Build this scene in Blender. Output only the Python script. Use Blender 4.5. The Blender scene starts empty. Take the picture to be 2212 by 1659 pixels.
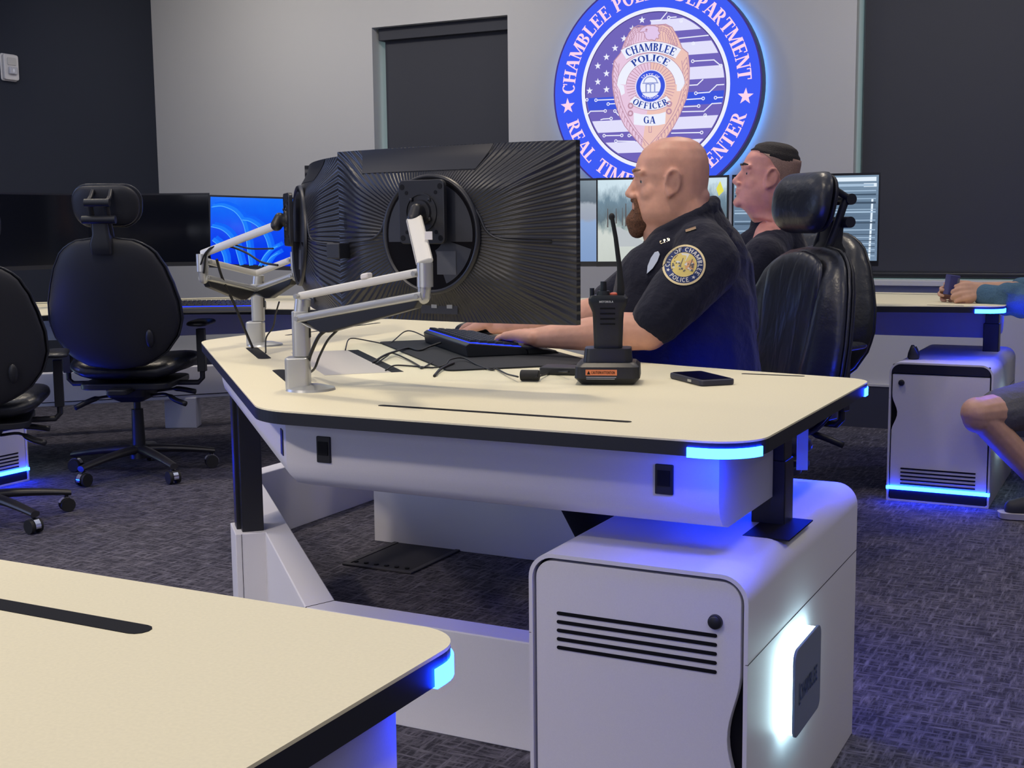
import bpy, bmesh, math, random
from mathutils import Vector, Matrix, Euler
random.seed(7)
C = bpy.context.scene.collection
SC = bpy.context.scene
PI = math.pi
rad = math.radians

# ------------------------------------------------------------ camera
F_PX, YAW, PITCH, ROLL, CAM_H = 2729.74, rad(27.2946), rad(7.2213), rad(0.6035), 1.12
_f = Vector((-math.sin(YAW)*math.cos(PITCH), math.cos(YAW)*math.cos(PITCH), -math.sin(PITCH)))
_r = Vector((math.cos(YAW), math.sin(YAW), 0)); _d = _f.cross(_r)
_rr = _r*math.cos(ROLL) + _d*math.sin(ROLL); _dd = -_r*math.sin(ROLL) + _d*math.cos(ROLL)
cam_data = bpy.data.cameras.new('camera'); cam = bpy.data.objects.new('camera', cam_data); C.objects.link(cam)
M = Matrix((_rr, -_dd, -_f)).transposed().to_4x4(); M.translation = Vector((0, 0, CAM_H))
cam.matrix_world = M
cam_data.sensor_width = 36; cam_data.lens = F_PX*36/2212; cam_data.clip_start = .02
SC.camera = cam
def W(px, py, d):
    """a point of the room seen at pixel (px,py), d metres ahead"""
    return Vector((0, 0, CAM_H)) + _f*d + _rr*((px-1106)/F_PX*d) + _dd*((py-829.5)/F_PX*d)

# ------------------------------------------------------------ look, world, lights
SC.view_settings.view_transform = 'Standard'; SC.view_settings.look = 'None'
SC.view_settings.exposure = 0.0; SC.view_settings.gamma = 1; SC.view_settings.use_curve_mapping = False
wd = bpy.data.worlds.new('daylight'); SC.world = wd; wd.use_nodes = True
bgn = wd.node_tree.nodes['Background']; bgn.inputs[0].default_value = (.50, .78, .82, 1); bgn.inputs[1].default_value = .95

def area(name, loc, size, power, col, spread=150, aim=None, sy=None):
    l = bpy.data.lights.new(name, 'AREA'); l.energy = power; l.color = col; l.size = size
    if sy: l.shape = 'RECTANGLE'; l.size_y = sy
    l.spread = rad(spread)
    o = bpy.data.objects.new(name, l); C.objects.link(o); o.location = loc
    if aim: o.rotation_euler = (Vector(aim)-Vector(loc)).to_track_quat('-Z', 'Y').to_euler()
    return o
WARM = (1, .86, .66); COOL = (.72, .80, 1.0)
CAN_SPOTS = [(x, y) for x in (-5.2, -3.3, -1.4, .5, 2.3) for y in (-1.6, .5, 2.6, 4.6)]
for i, (x, y) in enumerate(CAN_SPOTS):
    area('ceiling_can_lamp', (x, y, 2.93), .22, 8.4 if x < 0 else 5.5, WARM, 120)
for x, y in ((-5.2, 6), (-3.7, 6), (-.9, 6), (.9, 6)):
    area('back_wall_fill', (x, 5.6, 2.93), .3, 9.5, (1, .93, .82), 150, (x, 6.95, 1.7))  # fill lamps added to brighten the back wall, no fixtures there
# soft fill lamp added out of view behind the camera
area('rear_fill', (-2.4, -2.6, 1.35), 3.6, 32, (.80, .84, 1.0), 170, (-1.6, 3.5, .7), 1.9)
area('left_blue_fill', (-6.2, 1.3, 1.5), 2.6, 46, (.40, .52, 1.0), 170, (-1.5, 2.6, .4), 1.4)  # unseen lamp added for the bluish light from the left
area('ceiling_can_lamp', (-2.5, -.6, 2.93), .2, 6.5, (1, .86, .72), 56, (-2.15, 2.4, .1))
area('cool_ceiling_fill', (-1.8, 2.6, 2.94), 7.5, 72, (.62, .70, 1.0), 180)  # one wide ambient fill added under the ceiling, no panels modelled
area('left_wall_fill', (-4.6, 3.2, 2.9), .5, 12, (.8, .86, 1), 150, (-6.4, 4.2, 1.4))  # added to lift the charcoal wall, no fixture there

# ------------------------------------------------------------ materials
def srgb(r, g, b):
    f = lambda c: (c/255/12.92) if c/255 <= .04045 else ((c/255+.055)/1.055)**2.4
    return (f(r), f(g), f(b), 1)
MATS = {}
def mat(name, col, rough=.5, metal=0, spec=.5, noise=None, bump=None, sheen=0, coat=0, sss=0):
    if name in MATS: return MATS[name]
    m = bpy.data.materials.new(name); m.use_nodes = True; nt = m.node_tree; b = nt.nodes['Principled BSDF']
    col = tuple(col)[:3]+(1,)
    b.inputs['Base Color'].default_value = col; b.inputs['Roughness'].default_value = rough
    b.inputs['Metallic'].default_value = metal; b.inputs['Specular IOR Level'].default_value = spec
    if sheen: b.inputs['Sheen Weight'].default_value = sheen
    if coat: b.inputs['Coat Weight'].default_value = coat; b.inputs['Coat Roughness'].default_value = .15
    if sss:
        b.inputs['Subsurface Weight'].default_value = sss; b.inputs['Subsurface Radius'].default_value = (.012, .004, .002)
    tc = None
    if noise or bump:
        tc = nt.nodes.new('ShaderNodeTexCoord')
    if noise:   # (scale, amount, detail)
        n = nt.nodes.new('ShaderNodeTexNoise'); n.inputs['Scale'].default_value = noise[0]
        n.inputs['Detail'].default_value = noise[2] if len(noise) > 2 else 4
        nt.links.new(tc.outputs['Object'], n.inputs['Vector'])
        r = nt.nodes.new('ShaderNodeValToRGB'); a = noise[1]
        r.color_ramp.elements[0].position = .3; r.color_ramp.elements[1].position = .7
        r.color_ramp.elements[0].color = tuple(c*(1-a) for c in col[:3])+(1,)
        r.color_ramp.elements[1].color = tuple(min(1, c*(1+a)) for c in col[:3])+(1,)
        nt.links.new(n.outputs['Fac'], r.inputs[0]); nt.links.new(r.outputs[0], b.inputs['Base Color'])
    if bump:    # (scale, strength, distance)
        n2 = nt.nodes.new('ShaderNodeTexNoise'); n2.inputs['Scale'].default_value = bump[0]; n2.inputs['Detail'].default_value = 5
        nt.links.new(tc.outputs['Object'], n2.inputs['Vector'])
        bp = nt.nodes.new('ShaderNodeBump'); bp.inputs['Strength'].default_value = bump[1]; bp.inputs['Distance'].default_value = bump[2]
        nt.links.new(n2.outputs['Fac'], bp.inputs['Height']); nt.links.new(bp.outputs[0], b.inputs['Normal'])
    MATS[name] = m; return m
def emit(name, col, s=1.0):
    if name in MATS: return MATS[name]
    m = bpy.data.materials.new(name); m.use_nodes = True; b = m.node_tree.nodes['Principled BSDF']
    b.inputs['Base Color'].default_value = (0, 0, 0, 1); b.inputs['Specular IOR Level'].default_value = .1
    b.inputs['Emission Color'].default_value = tuple(col)[:3]+(1,); b.inputs['Emission Strength'].default_value = s
    b.inputs['Roughness'].default_value = .6
    MATS[name] = m; return m

m_top = mat('desk_laminate', (.84, .78, .56), .5, spec=.3, noise=(300, .03))
m_edge = mat('desk_edge', (.010, .012, .020), .45)
m_white = mat('white_powder_coat', (.68, .68, .73), .5, spec=.35, noise=(500, .02))
m_black = mat('black_plastic', (.012, .013, .017), .42)
m_blackm = mat('black_metal', (.010, .011, .016), .35)
m_hole = mat('dark_void', (.003, .003, .005), .8, spec=.1)
m_slat = mat('slot_black', (.004, .004, .006), .6, spec=.2)
m_silver = mat('silver_paint', (.50, .51, .50), .34, .55)
m_silver2 = mat('pale_silver_plastic', (.70, .69, .64), .4, .1)
m_chrome = mat('chrome', (.75, .76, .8), .12, 1)
m_leather = mat('black_leather', (.012, .014, .019), .33, spec=.55, bump=(38, .35, .006))
m_shell = mat('chair_shell', (.012, .013, .018), .55, bump=(260, .2, .001))
m_uniform = mat('navy_uniform_cloth', (.0075, .0085, .022), .85, spec=.25, sheen=.12, bump=(22, .5, .02))
m_trouser = mat('dark_trousers', (.007, .008, .014), .9, spec=.2)
m_skin = mat('skin', (.68, .355, .26), .46, spec=.4, noise=(28, .10, 6), bump=(140, .12, .002), sss=.12)
m_skin2 = mat('flushed_skin', (.76, .35, .28), .46, spec=.4, noise=(24, .12, 6), bump=(140, .12, .002), sss=.12)
m_beard = mat('red_brown_beard', (.15, .066, .036), .8, noise=(240, .45), bump=(420, .9, .004))
m_hair = mat('dark_brown_hair', (.018, .013, .012), .7, noise=(300, .4), bump=(420, .9, .004))
m_led = emit('blue_led', (.003, .030, 1), 115)
m_ledw = emit('white_led', (.62, .93, 1), 14)
m_rubber = mat('rubber', (.010, .010, .012), .7)
m_cable = mat('black_cable', (.008, .008, .010), .5)

# carpet : short streaks along x over a darker ground, in broad soft patches
def carpet():
    m = bpy.data.materials.new('carpet'); m.use_nodes = True; nt = m.node_tree; b = nt.nodes['Principled BSDF']
    b.inputs['Roughness'].default_value = .95; b.inputs['Specular IOR Level'].default_value = .1
    tc = nt.nodes.new('ShaderNodeTexCoord')
    def layer(sx, sy, scale):
        mp = nt.nodes.new('ShaderNodeMapping'); mp.inputs['Scale'].default_value = (sx, sy, 1)
        nt.links.new(tc.outputs['Object'], mp.inputs[0])
        n = nt.nodes.new('ShaderNodeTexNoise'); n.inputs['Scale'].default_value = scale; n.inputs['Detail'].default_value = 6; n.inputs['Roughness'].default_value = .65
        nt.links.new(mp.outputs[0], n.inputs['Vector']); return n.outputs['Fac']
    a, c_ = layer(10, 70, 1.2), layer(70, 9, 1.2)
    mx = nt.nodes.new('ShaderNodeMath'); mx.operation = 'MAXIMUM'
    nt.links.new(a, mx.inputs[0]); nt.links.new(c_, mx.inputs[1])
    r = nt.nodes.new('ShaderNodeValToRGB'); r.color_ramp.elements[0].position = .46; r.color_ramp.elements[1].position = .72
    r.color_ramp.elements[0].color = (.035, .034, .046, 1); r.color_ramp.elements[1].color = (.20, .19, .235, 1)
    nt.links.new(mx.outputs[0], r.inputs[0]); nt.links.new(r.outputs[0], b.inputs['Base Color'])
    bp = nt.nodes.new('ShaderNodeBump'); bp.inputs['Strength'].default_value = .5; bp.inputs['Distance'].default_value = .004
    nt.links.new(mx.outputs[0], bp.inputs['Height']); nt.links.new(bp.outputs[0], b.inputs['Normal'])
    return m
m_carpet = carpet()
m_wall = mat('grey_wall_paint', (.52, .515, .515), .85, spec=.2, bump=(160, .15, .002))
m_dark = mat('charcoal_wall_paint', (.034, .039, .056), .8, spec=.2, bump=(160, .15, .002))
m_ceil = mat('ceiling_paint', (.55, .54, .52), .9)
m_shade = mat('roller_shade_cloth', (.060, .062, .074), .9, spec=.1, bump=(700, .3, .001))
m_base = mat('baseboard_paint', (.075, .078, .12), .6)

# ------------------------------------------------------------ mesh helpers
class MB:
    def __init__(s): s.v = []; s.f = []; s.m = []
    def add(s, vs, fs, T=None, mi=0):
        n = len(s.v)
        s.v += [(T @ Vector(v)) if T else Vector(v) for v in vs]
        s.f += [tuple(i+n for i in f) for f in fs]; s.m += [mi]*len(fs); return s
    def box(s, a, b, T=None, mi=0):
        x0, y0, z0 = a; x1, y1, z1 = b
        vs = [(x, y, z) for x in (x0, x1) for y in (y0, y1) for z in (z0, z1)]
        fs = [(0, 1, 3, 2), (4, 6, 7, 5), (0, 4, 5, 1), (2, 3, 7, 6), (0, 2, 6, 4), (1, 5, 7, 3)]
        return s.add(vs, fs, T, mi)
    def prism(s, poly, h0, h1, T=None, mi=0, axis='z', mside=None):
        n = len(poly)
        mk = {'z': lambda p, h: (p[0], p[1], h), 'y': lambda p, h: (p[0], h, p[1]), 'x': lambda p, h: (h, p[0], p[1])}[axis]
        vs = [mk(p, h0) for p in poly]+[mk(p, h1) for p in poly]
        s.add(vs, [tuple(range(n))[::-1], tuple(range(n, 2*n))], T, mi)
        k = len(s.v)-2*n
        for i in range(n):
            j = (i+1) % n; s.f.append((k+i, k+j, k+n+j, k+n+i)); s.m.append(mi if mside is None else mside)
        return s
    def cyl(s, p0, p1, r0, r1=None, n=20, T=None, mi=0, cap=True):
        r1 = r0 if r1 is None else r1
        p0, p1 = Vector(p0), Vector(p1); ax = (p1-p0).normalized()
        u = ax.orthogonal().normalized(); w = ax.cross(u)
        vs = [p0+(u*math.cos(t)+w*math.sin(t))*r0 for t in [2*PI*i/n for i in range(n)]]
        vs += [p1+(u*math.cos(t)+w*math.sin(t))*r1 for t in [2*PI*i/n for i in range(n)]]
        fs = [(i, (i+1) % n, n+(i+1) % n, n+i) for i in range(n)]
        if cap: fs += [tuple(range(n))[::-1], tuple(range(n, 2*n))]
        return s.add(vs, fs, T, mi)
    def tube(s, pts, r, n=10, T=None, mi=0, closed=False):
        pts = [Vector(p) for p in pts]; N = len(pts); rs = r if isinstance(r, (list, tuple)) else [r]*N
        vs = []; up = None
        for i, p in enumerate(pts):
            t = (pts[(i+1) % N]-pts[i-1]) if (closed or 0 < i < N-1) else (pts[1]-pts[0] if i == 0 else pts[-1]-pts[-2])
            t.normalize()
            if up is None: up = t.orthogonal().normalized()
            up = (up-t*up.dot(t)).normalized(); w = t.cross(up)
            vs += [p+(up*math.cos(a)+w*math.sin(a))*rs[i] for a in [2*PI*k/n for k in range(n)]]
        fs = []
        for i in range(N if closed else N-1):
            j = (i+1) % N
            fs += [(i*n+k, i*n+(k+1) % n, j*n+(k+1) % n, j*n+k) for k in range(n)]
        if not closed: fs += [tuple(range(n))[::-1], tuple(range((N-1)*n, N*n))]
        return s.add(vs, fs, T, mi)
    def ell(s, c, r, R=None, nu=20, nv=12, T=None, mi=0):
        vs = []; fs = []; c = Vector(c)
        r = (r, r, r) if not isinstance(r, (tuple, list)) else r
        for j in range(1, nv):
            ph = PI*j/nv
            for i in range(nu):
                th = 2*PI*i/nu
                v = Vector((r[0]*math.sin(ph)*math.cos(th), r[1]*math.sin(ph)*math.sin(th), r[2]*math.cos(ph)))
                vs.append(c+((R @ v) if R else v))
        for v in (Vector((0, 0, r[2])), Vector((0, 0, -r[2]))): vs.append(c+((R @ v) if R else v))
        a, b = len(vs)-2, len(vs)-1
        for j in range(nv-2):
            for i in range(nu):
                k = (i+1) % nu; fs.append((j*nu+i, (j+1)*nu+i, (j+1)*nu+k, j*nu+k))
        for i in range(nu):
            k = (i+1) % nu; fs.append((a, i, k)); fs.append((b, (nv-2)*nu+k, (nv-2)*nu+i))
        return s.add(vs, fs, T, mi)
    def cap(s, p0, p1, r0, r1=None, n=14):
        """tapered capsule, for remeshed bodies"""
        r1 = r0 if r1 is None else r1
        p0, p1 = Vector(p0), Vector(p1); d = p1-p0; L = d.length
        if L < 1e-6: return s.ell(p0, r0)
        ax = d/L; u = ax.orthogonal().normalized(); w = ax.cross(u); rings = []
        for k in range(5): a = -PI/2+PI/2*(k+.5)/5; rings.append((p0+ax*math.sin(a)*r0, r0*math.cos(a)))
        rings.append((p0, r0)); rings.append((p1, r1))
        for k in range(5): a = PI/2*(k+.5)/5; rings.append((p1+ax*math.sin(a)*r1, r1*math.cos(a)))
        vs = []; fs = []
        for c, r in rings: vs += [c+(u*math.cos(t)+w*math.sin(t))*r for t in [2*PI*i/n for i in range(n)]]
        for j in range(len(rings)-1): fs += [(j*n+i, j*n+(i+1) % n, (j+1)*n+(i+1) % n, (j+1)*n+i) for i in range(n)]
        fs += [tuple(range(n))[::-1], tuple(range((len(rings)-1)*n, len(rings)*n))]
        return s.add(vs, fs)
    def chain(s, pts, rs):
        for i in range(len(pts)-1): s.cap(pts[i], pts[i+1], rs[i], rs[i+1])
        return s
    def loft(s, secs, T=None, cap=True, mi=0):
        """secs: list of rings (equal counts)"""
        n = len(secs[0]); vs = [v for r in secs for v in r]; fs = []
        for j in range(len(secs)-1): fs += [(j*n+i, j*n+(i+1) % n, (j+1)*n+(i+1) % n, (j+1)*n+i) for i in range(n)]
        if cap: fs += [tuple(range(n))[::-1], tuple(range((len(secs)-1)*n, len(secs)*n))]
        return s.add(vs, fs, T, mi)
    def build(s, name, mats, parent=None, smooth=False, bevel=0, seg=2, remesh=0, sm=6, subd=0, auto=False, T=None):
        me = bpy.data.meshes.new(name)
        vs = [T @ v for v in s.v] if T else s.v
        me.from_pydata([tuple(v) for v in vs], [], s.f)
        ml = mats if isinstance(mats, (list, tuple)) else [mats]
        for m in ml: me.materials.append(m)
        if len(ml) > 1: me.polygons.foreach_set('material_index', s.m)
        me.validate(clean_customdata=False)
        bm = bmesh.new(); bm.from_mesh(me); bmesh.ops.recalc_face_normals(bm, faces=bm.faces); bm.to_mesh(me); bm.free()
        if smooth or auto or remesh:
            me.polygons.foreach_set('use_smooth', [True]*len(me.polygons))
        if auto and not remesh: me.set_sharp_from_angle(angle=rad(38))
        o = bpy.data.objects.new(name, me); C.objects.link(o)
        if parent: o.parent = parent
        if bevel:
            b = o.modifiers.new('bevel', 'BEVEL'); b.width = bevel; b.segments = seg; b.limit_method = 'ANGLE'; b.angle_limit = rad(40)
            if not (smooth or auto): me.polygons.foreach_set('use_smooth', [True]*len(me.polygons)); me.set_sharp_from_angle(angle=rad(30)); b.harden_normals = True
        if remesh:
            r = o.modifiers.new('remesh', 'REMESH'); r.mode = 'VOXEL'; r.voxel_size = remesh; r.use_smooth_shade = True
            q = o.modifiers.new('smooth', 'SMOOTH'); q.factor = .5; q.iterations = sm
        if subd:
            q = o.modifiers.new('sub', 'SUBSURF'); q.levels = subd; q.render_levels = subd
        return o
def tag(o, label=None, cat=None, group=None, kind=None):
    if label: o['label'] = label
    if cat: o['category'] = cat
    if group: o['group'] = group
    if kind: o['kind'] = kind
    return o
def thing(name, label, cat, loc=(0, 0, 0), rz=0, group=None):
    o = bpy.data.objects.new(name, None); C.objects.link(o); o.empty_display_size = .1
    o.location = loc; o.rotation_euler = (0, 0, rz); return tag(o, label, cat, group)
def copy_tree(o, parent=None):
    c = o.copy(); C.objects.link(c)
    if parent: c.parent = parent
    for ch in [x for x in bpy.data.objects if x.parent == o]: copy_tree(ch, c)
    return c
def Rz(a): return Matrix.Rotation(a, 4, 'Z')
def TR(x, y, z, a=0): return Matrix.Translation((x, y, z)) @ Rz(a)
def frame(o, x, y, z):
    """matrix from axes"""
    m = Matrix((Vector(x), Vector(y), Vector(z))).transposed().to_4x4(); m.translation = Vector(o); return m
def rpoly(pts, rs, n=8):
    """polygon with rounded corners"""
    out = []; N = len(pts); rs = rs if isinstance(rs, (list, tuple)) else [rs]*N
    for i, p in enumerate(pts):
        p = Vector(p); a = Vector(pts[i-1]); b = Vector(pts[(i+1) % N]); r = rs[i]
        if r <= 0: out.append((p.x, p.y)); continue
        u = (a-p).normalized(); v = (b-p).normalized(); ang = u.angle(v)
        t = r/math.tan(ang/2); c = p+(u+v).normalized()*(r/math.sin(ang/2))
        s0 = p+u*t; s1 = p+v*t; a0 = math.atan2(s0.y-c.y, s0.x-c.x); a1 = math.atan2(s1.y-c.y, s1.x-c.x)
        da = (a1-a0+PI) % (2*PI)-PI
        out += [(c.x+r*math.cos(a0+da*k/n), c.y+r*math.sin(a0+da*k/n)) for k in range(n+1)]
    return out
def rrect(x0, x1, y0, y1, r, n=6): return rpoly([(x0, y0), (x1, y0), (x1, y1), (x0, y1)], r, n)
def bez(pts, n=24):
    """Catmull-Rom through pts"""
    P = [Vector(p) for p in pts]; P = [P[0]*2-P[1]]+P+[P[-1]*2-P[-2]]; out = []
    seg = len(P)-3
    for s_ in range(seg):
        a, b, c, d = P[s_:s_+4]; k = max(2, n//seg)
        for i in range(k):
            t = i/k; out.append(.5*((2*b)+(-a+c)*t+(2*a-5*b+4*c-d)*t*t+(-a+3*b-3*c+d)*t**3))
    out.append(P[-2]); return out
def interp(tab, x):
    if x <= tab[0][0]: return tab[0][1]
    for (a, b), (c, d) in zip(tab, tab[1:]):
        if x <= c: t = (x-a)/(c-a); t = t*t*(3-2*t)*.5+t*.5; return b+(d-b)*t
    return tab[-1][1]
def pillow(outline, tf, tb, n=5, p=3.0, bend=None, rings=10, T=None, front=None):
    """closed pad over a 2-D outline [(x,z)..]; tf/tb bulge to +y/-y; bend(x,z)->y offset"""
    m = MB(); N = len(outline); cx = sum(q[0] for q in outline)/N; cz = sum(q[1] for q in outline)/N
    secs = []
    rr = [1-(1-i/rings)**2 for i in range(rings+1)]
    for side, t, order in ((1, tf, rr), (-1, tb, rr[::-1][1:])):
        for r in order:
            ring = []
            for x, z in outline:
                X = cx+(x-cx)*r; Z = cz+(z-cz)*r
                y = side*t*max(0, 1-r**p)**(1/2.2)
                if front and side > 0: y += front(X, Z)*(1-r**6)
                if bend: y += bend(X, Z)
                ring.append(Vector((X, y, Z)))
            secs.append(ring)
    m.loft(secs[1:-1] if False else secs, T, cap=False)
    return m
# ------------------------------------------------------------ the room
YB, XL = 6.95, -6.4
def struct(name, mb, m, **k): return tag(mb.build(name, m, **k), kind='structure')
struct('floor', MB().box((XL-.2, -3.2, -.1), (3.6, YB+.3, 0)), m_carpet)
struct('ceiling', MB().box((XL-.2, -3.2, 3.0), (3.6, YB+.3, 3.1)), m_ceil)
struct('wall_left', MB().box((XL-.2, -3.2, 0), (XL, YB+.25, 3.0)), m_dark)
struct('wall_right', MB().box((3.4, -3.2, 0), (3.6, YB+.25, 3.0)), m_wall)
struct('wall_front', MB().box((XL, -3.2, 0), (3.4, -3.0, 3.0)), m_wall)
wx0, wx1, wz0, wz1 = -4.564, -3.591, .80, 2.368         # middle window opening
vx0, vx1, vz0, vz1 = -1.512, 2.2, .790, 2.62            # right window opening
wb = MB()
for a, b in (((XL, YB, 0), (wx0, YB+.25, 3)), ((wx0, YB, 0), (wx1, YB+.25, wz0)), ((wx0, YB, wz1), (wx1, YB+.25, 3)),
             ((wx1, YB, 0), (vx0, YB+.25, 3)), ((vx0, YB, 0), (vx1, YB+.25, vz0)), ((vx0, YB, vz1), (vx1, YB+.25, 3)), ((vx1, YB, 0), (3.4, YB+.25, 3))):
    wb.box(a, b)
struct('wall_back', wb, m_wall)
m_basedk = mat('dark_baseboard', (.030, .032, .055), .6)
struct('baseboard_back', MB().box((XL, YB-.03, 0), (3.4, YB-.001, .235)).box((XL, YB-.034, .228), (3.4, YB-.001, .240), mi=1), [m_basedk, m_wall])
struct('baseboard_left', MB().box((XL+.001, -3, 0), (XL+.03, YB-.04, .10)), m_basedk)
m_glass = bpy.data.materials.new('window_glass'); m_glass.use_nodes = True
nt = m_glass.node_tree; nt.nodes.clear(); out = nt.nodes.new('ShaderNodeOutputMaterial'); tr = nt.nodes.new('ShaderNodeBsdfTransparent'); gl = nt.nodes.new('ShaderNodeBsdfGlossy'); mx = nt.nodes.new('ShaderNodeMixShader')
mx.inputs[0].default_value = .06; gl.inputs['Roughness'].default_value = .05; nt.links.new(tr.outputs[0], mx.inputs[1]); nt.links.new(gl.outputs[0], mx.inputs[2]); nt.links.new(mx.outputs[0], out.inputs[0])
m_frame = mat('window_frame_paint', (.42, .42, .40), .5)
for i, (a, b, c, d) in enumerate(((wx0, wx1, wz0, wz1), (vx0, vx1, vz0, vz1))):
    w_ = MB()
    w_.box((a, YB+.19, c), (a+.012, YB+.24, d)).box((b-.012, YB+.19, c), (b, YB+.24, d)).box((a+.012, YB+.19, c), (b-.012, YB+.24, c+.03)).box((a+.012, YB+.19, d-.03), (b-.012, YB+.24, d))
    fr = struct('window_%d' % (i+1), w_, m_frame)
    MB().box((a+.012, YB+.21, c+.03), (b-.012, YB+.216, d-.03)).build('pane', m_glass, fr)
m_sill = mat('white_sill', (.62, .61, .60), .5)
struct('trim_1', MB().box((vx0-.03, YB-.05, .772), (vx1+.03, YB+.19, .802)), m_sill, bevel=.004)
# roller shades, each a thing : cassette, cloth, hem bar
def shade(x0, x1, zt, zb, y, label, cass):
    t = thing('roller_shade', label, 'window shade', ((x0+x1)/2, y, zb))
    w = (x1-x0)/2; h = zt-zb
    MB().box((-w, -.001, 0), (w, .001, h)).build('shade_cloth', m_shade, t)
    MB().cyl((-w, 0, .018), (w, 0, .018), .011, n=12).box((-w, -.006, 0), (w, .006, .035)).build('hem_bar', m_black, t, bevel=.003)
    if cass: MB().box((-w-.02, -.05, h-.075), (w, .05, h)).build('cassette', m_shade, t, bevel=.004)
    return t
shade(wx0+.035, wx1-.001, wz1-.002, wz0+.01, YB+.10, 'black roller shade filling the narrow window in the grey wall, left of the round sign', True)
shade(vx0+.030, vx1-.03, vz1-.002, .812, YB+.08, 'large black roller shade over the window at the right, above the white sill', True)
# fire strobe on the dark wall
st = thing('alarm_strobe', 'white fire alarm strobe on the dark wall at upper left', 'alarm', (XL, 5.672, 2.025), rad(90))
# local : x along wall (towards -y world), y = out of the wall is -local y ; rotate so that local -y -> +x world
m_wplast = mat('white_plastic', (.78, .75, .73), .35)
MB().prism(rrect(-.062, .062, 0, .165, .016), -.012, 0, axis='y').prism(rrect(-.056, .056, .006, .159, .014), -.034, -.012, axis='y').build('housing', m_wplast, st, bevel=.006)
MB().prism(rrect(-.034, .034, .095, .140, .008), -.040, -.034, axis='y').build('sounder_grille', mat('pale_grille', (.62, .60, .57), .5), st, bevel=.003)
MB().prism(rrect(-.03, .03, .040, .084, .006), -.052, -.034, axis='y').build('lens', mat('clear_lens', (.55, .55, .6), .05, spec=1, coat=1), st, bevel=.006)
MB().ell((0, -.05, .06), (.008, .006, .014)).build('flash_tube', mat('flash_tube', (.95, .95, .98), .1), st, smooth=True)
# recessed can trims in the ceiling
can0 = None
for i, (x, y) in enumerate(CAN_SPOTS):
    if can0 is None:
        m = MB(); n = 24
        ro = [Vector((.15*math.cos(2*PI*k/n), .15*math.sin(2*PI*k/n), 0)) for k in range(n)]
        ri = [v*.8 for v in ro]; ri2 = [v+Vector((0, 0, .03)) for v in ri]; ro2 = [v+Vector((0, 0, -.012)) for v in ro]; ri0 = [v+Vector((0, 0, -.012)) for v in ri]
        m.loft([ro, ro2, ri0, ri2], cap=False)
        can0 = m.build('ceiling_light_trim', m_wplast, smooth=True)
        tag(can0, 'round white trim ring of a recessed ceiling light', 'ceiling light', 'recessed ceiling lights'); o = can0
    else:
        o = can0.copy(); C.objects.link(o)
    o.location = (x, y, 2.985)
# floor box lid under the main desk
fg = thing('floor_box_lid', 'dark square floor box lid set in the carpet under the main desk', 'floor box', (-2.25, 3.55, 0))
MB().box((-.135, -.175, .001), (.135, -.155, .007)).box((-.135, .155, .001), (.135, .175, .007)).box((-.135, -.155, .001), (-.115, .155, .007)).box((.115, -.155, .001), (.135, .155, .007)).build('lid_frame', mat('lid_grey', (.045, .044, .056), .8), fg, bevel=.002)
MB().box((-.112, -.152, .001), (.112, .152, .005)).build('lid_plate', mat('lid_dark', (.022, .022, .032), .9), fg)
for k in range(6): MB().cyl((-.105+.04*k, -.135, .001), (-.105+.04*k, -.135, .009), .008, n=10).build('cable_notch', m_slat, fg)
# ------------------------------------------------------------ cockpit desks
def wpart(mb, name, mats, root, parent=None, **k):
    """mesh given in world coordinates, stored relative to its thing"""
    T = (Matrix.Translation(root.location) @ Rz(root.rotation_euler.z)).inverted()
    return mb.build(name, mats, parent or root, T=T, **k)
def sweep(path, sec, close=True):
    """section [(inset,z)] along a path with mitred corners, inset to the left of the path direction"""
    P = [Vector(p) for p in path]; secs = []
    for i, p in enumerate(P):
        d0 = (p-P[i-1]).normalized() if i else None; d1 = (P[i+1]-p).normalized() if i < len(P)-1 else None
        n0 = Vector((-d0.y, d0.x)) if d0 else None; n1 = Vector((-d1.y, d1.x)) if d1 else None
        n = n1 if n0 is None else n0 if n1 is None else (n0+n1).normalized()/((n0+n1).normalized().dot(n0))
        secs.append([Vector((p.x+n.x*a, p.y+n.y*a, z)) for a, z in sec])
    return secs
OUTER = [(-.548, 1.868), (-1.50, 1.868), (-2.577, 2.945), (-2.577, 3.897)]
TOP = [(-.548, 1.868, .085), (-.548, 2.752, .07), (-.80, 2.80, 0), (-1.00, 2.845, 0), (-1.19, 2.90, 0), (-1.33, 2.985, 0), (-1.46, 3.115, 0), (-1.545, 3.255, 0),
       (-1.60, 3.445, 0), (-1.645, 3.645, 0), (-1.693, 3.897, .07), (-2.577, 3.897, .095), (-2.577, 2.945, .16), (-1.50, 1.868, .16)]
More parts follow.
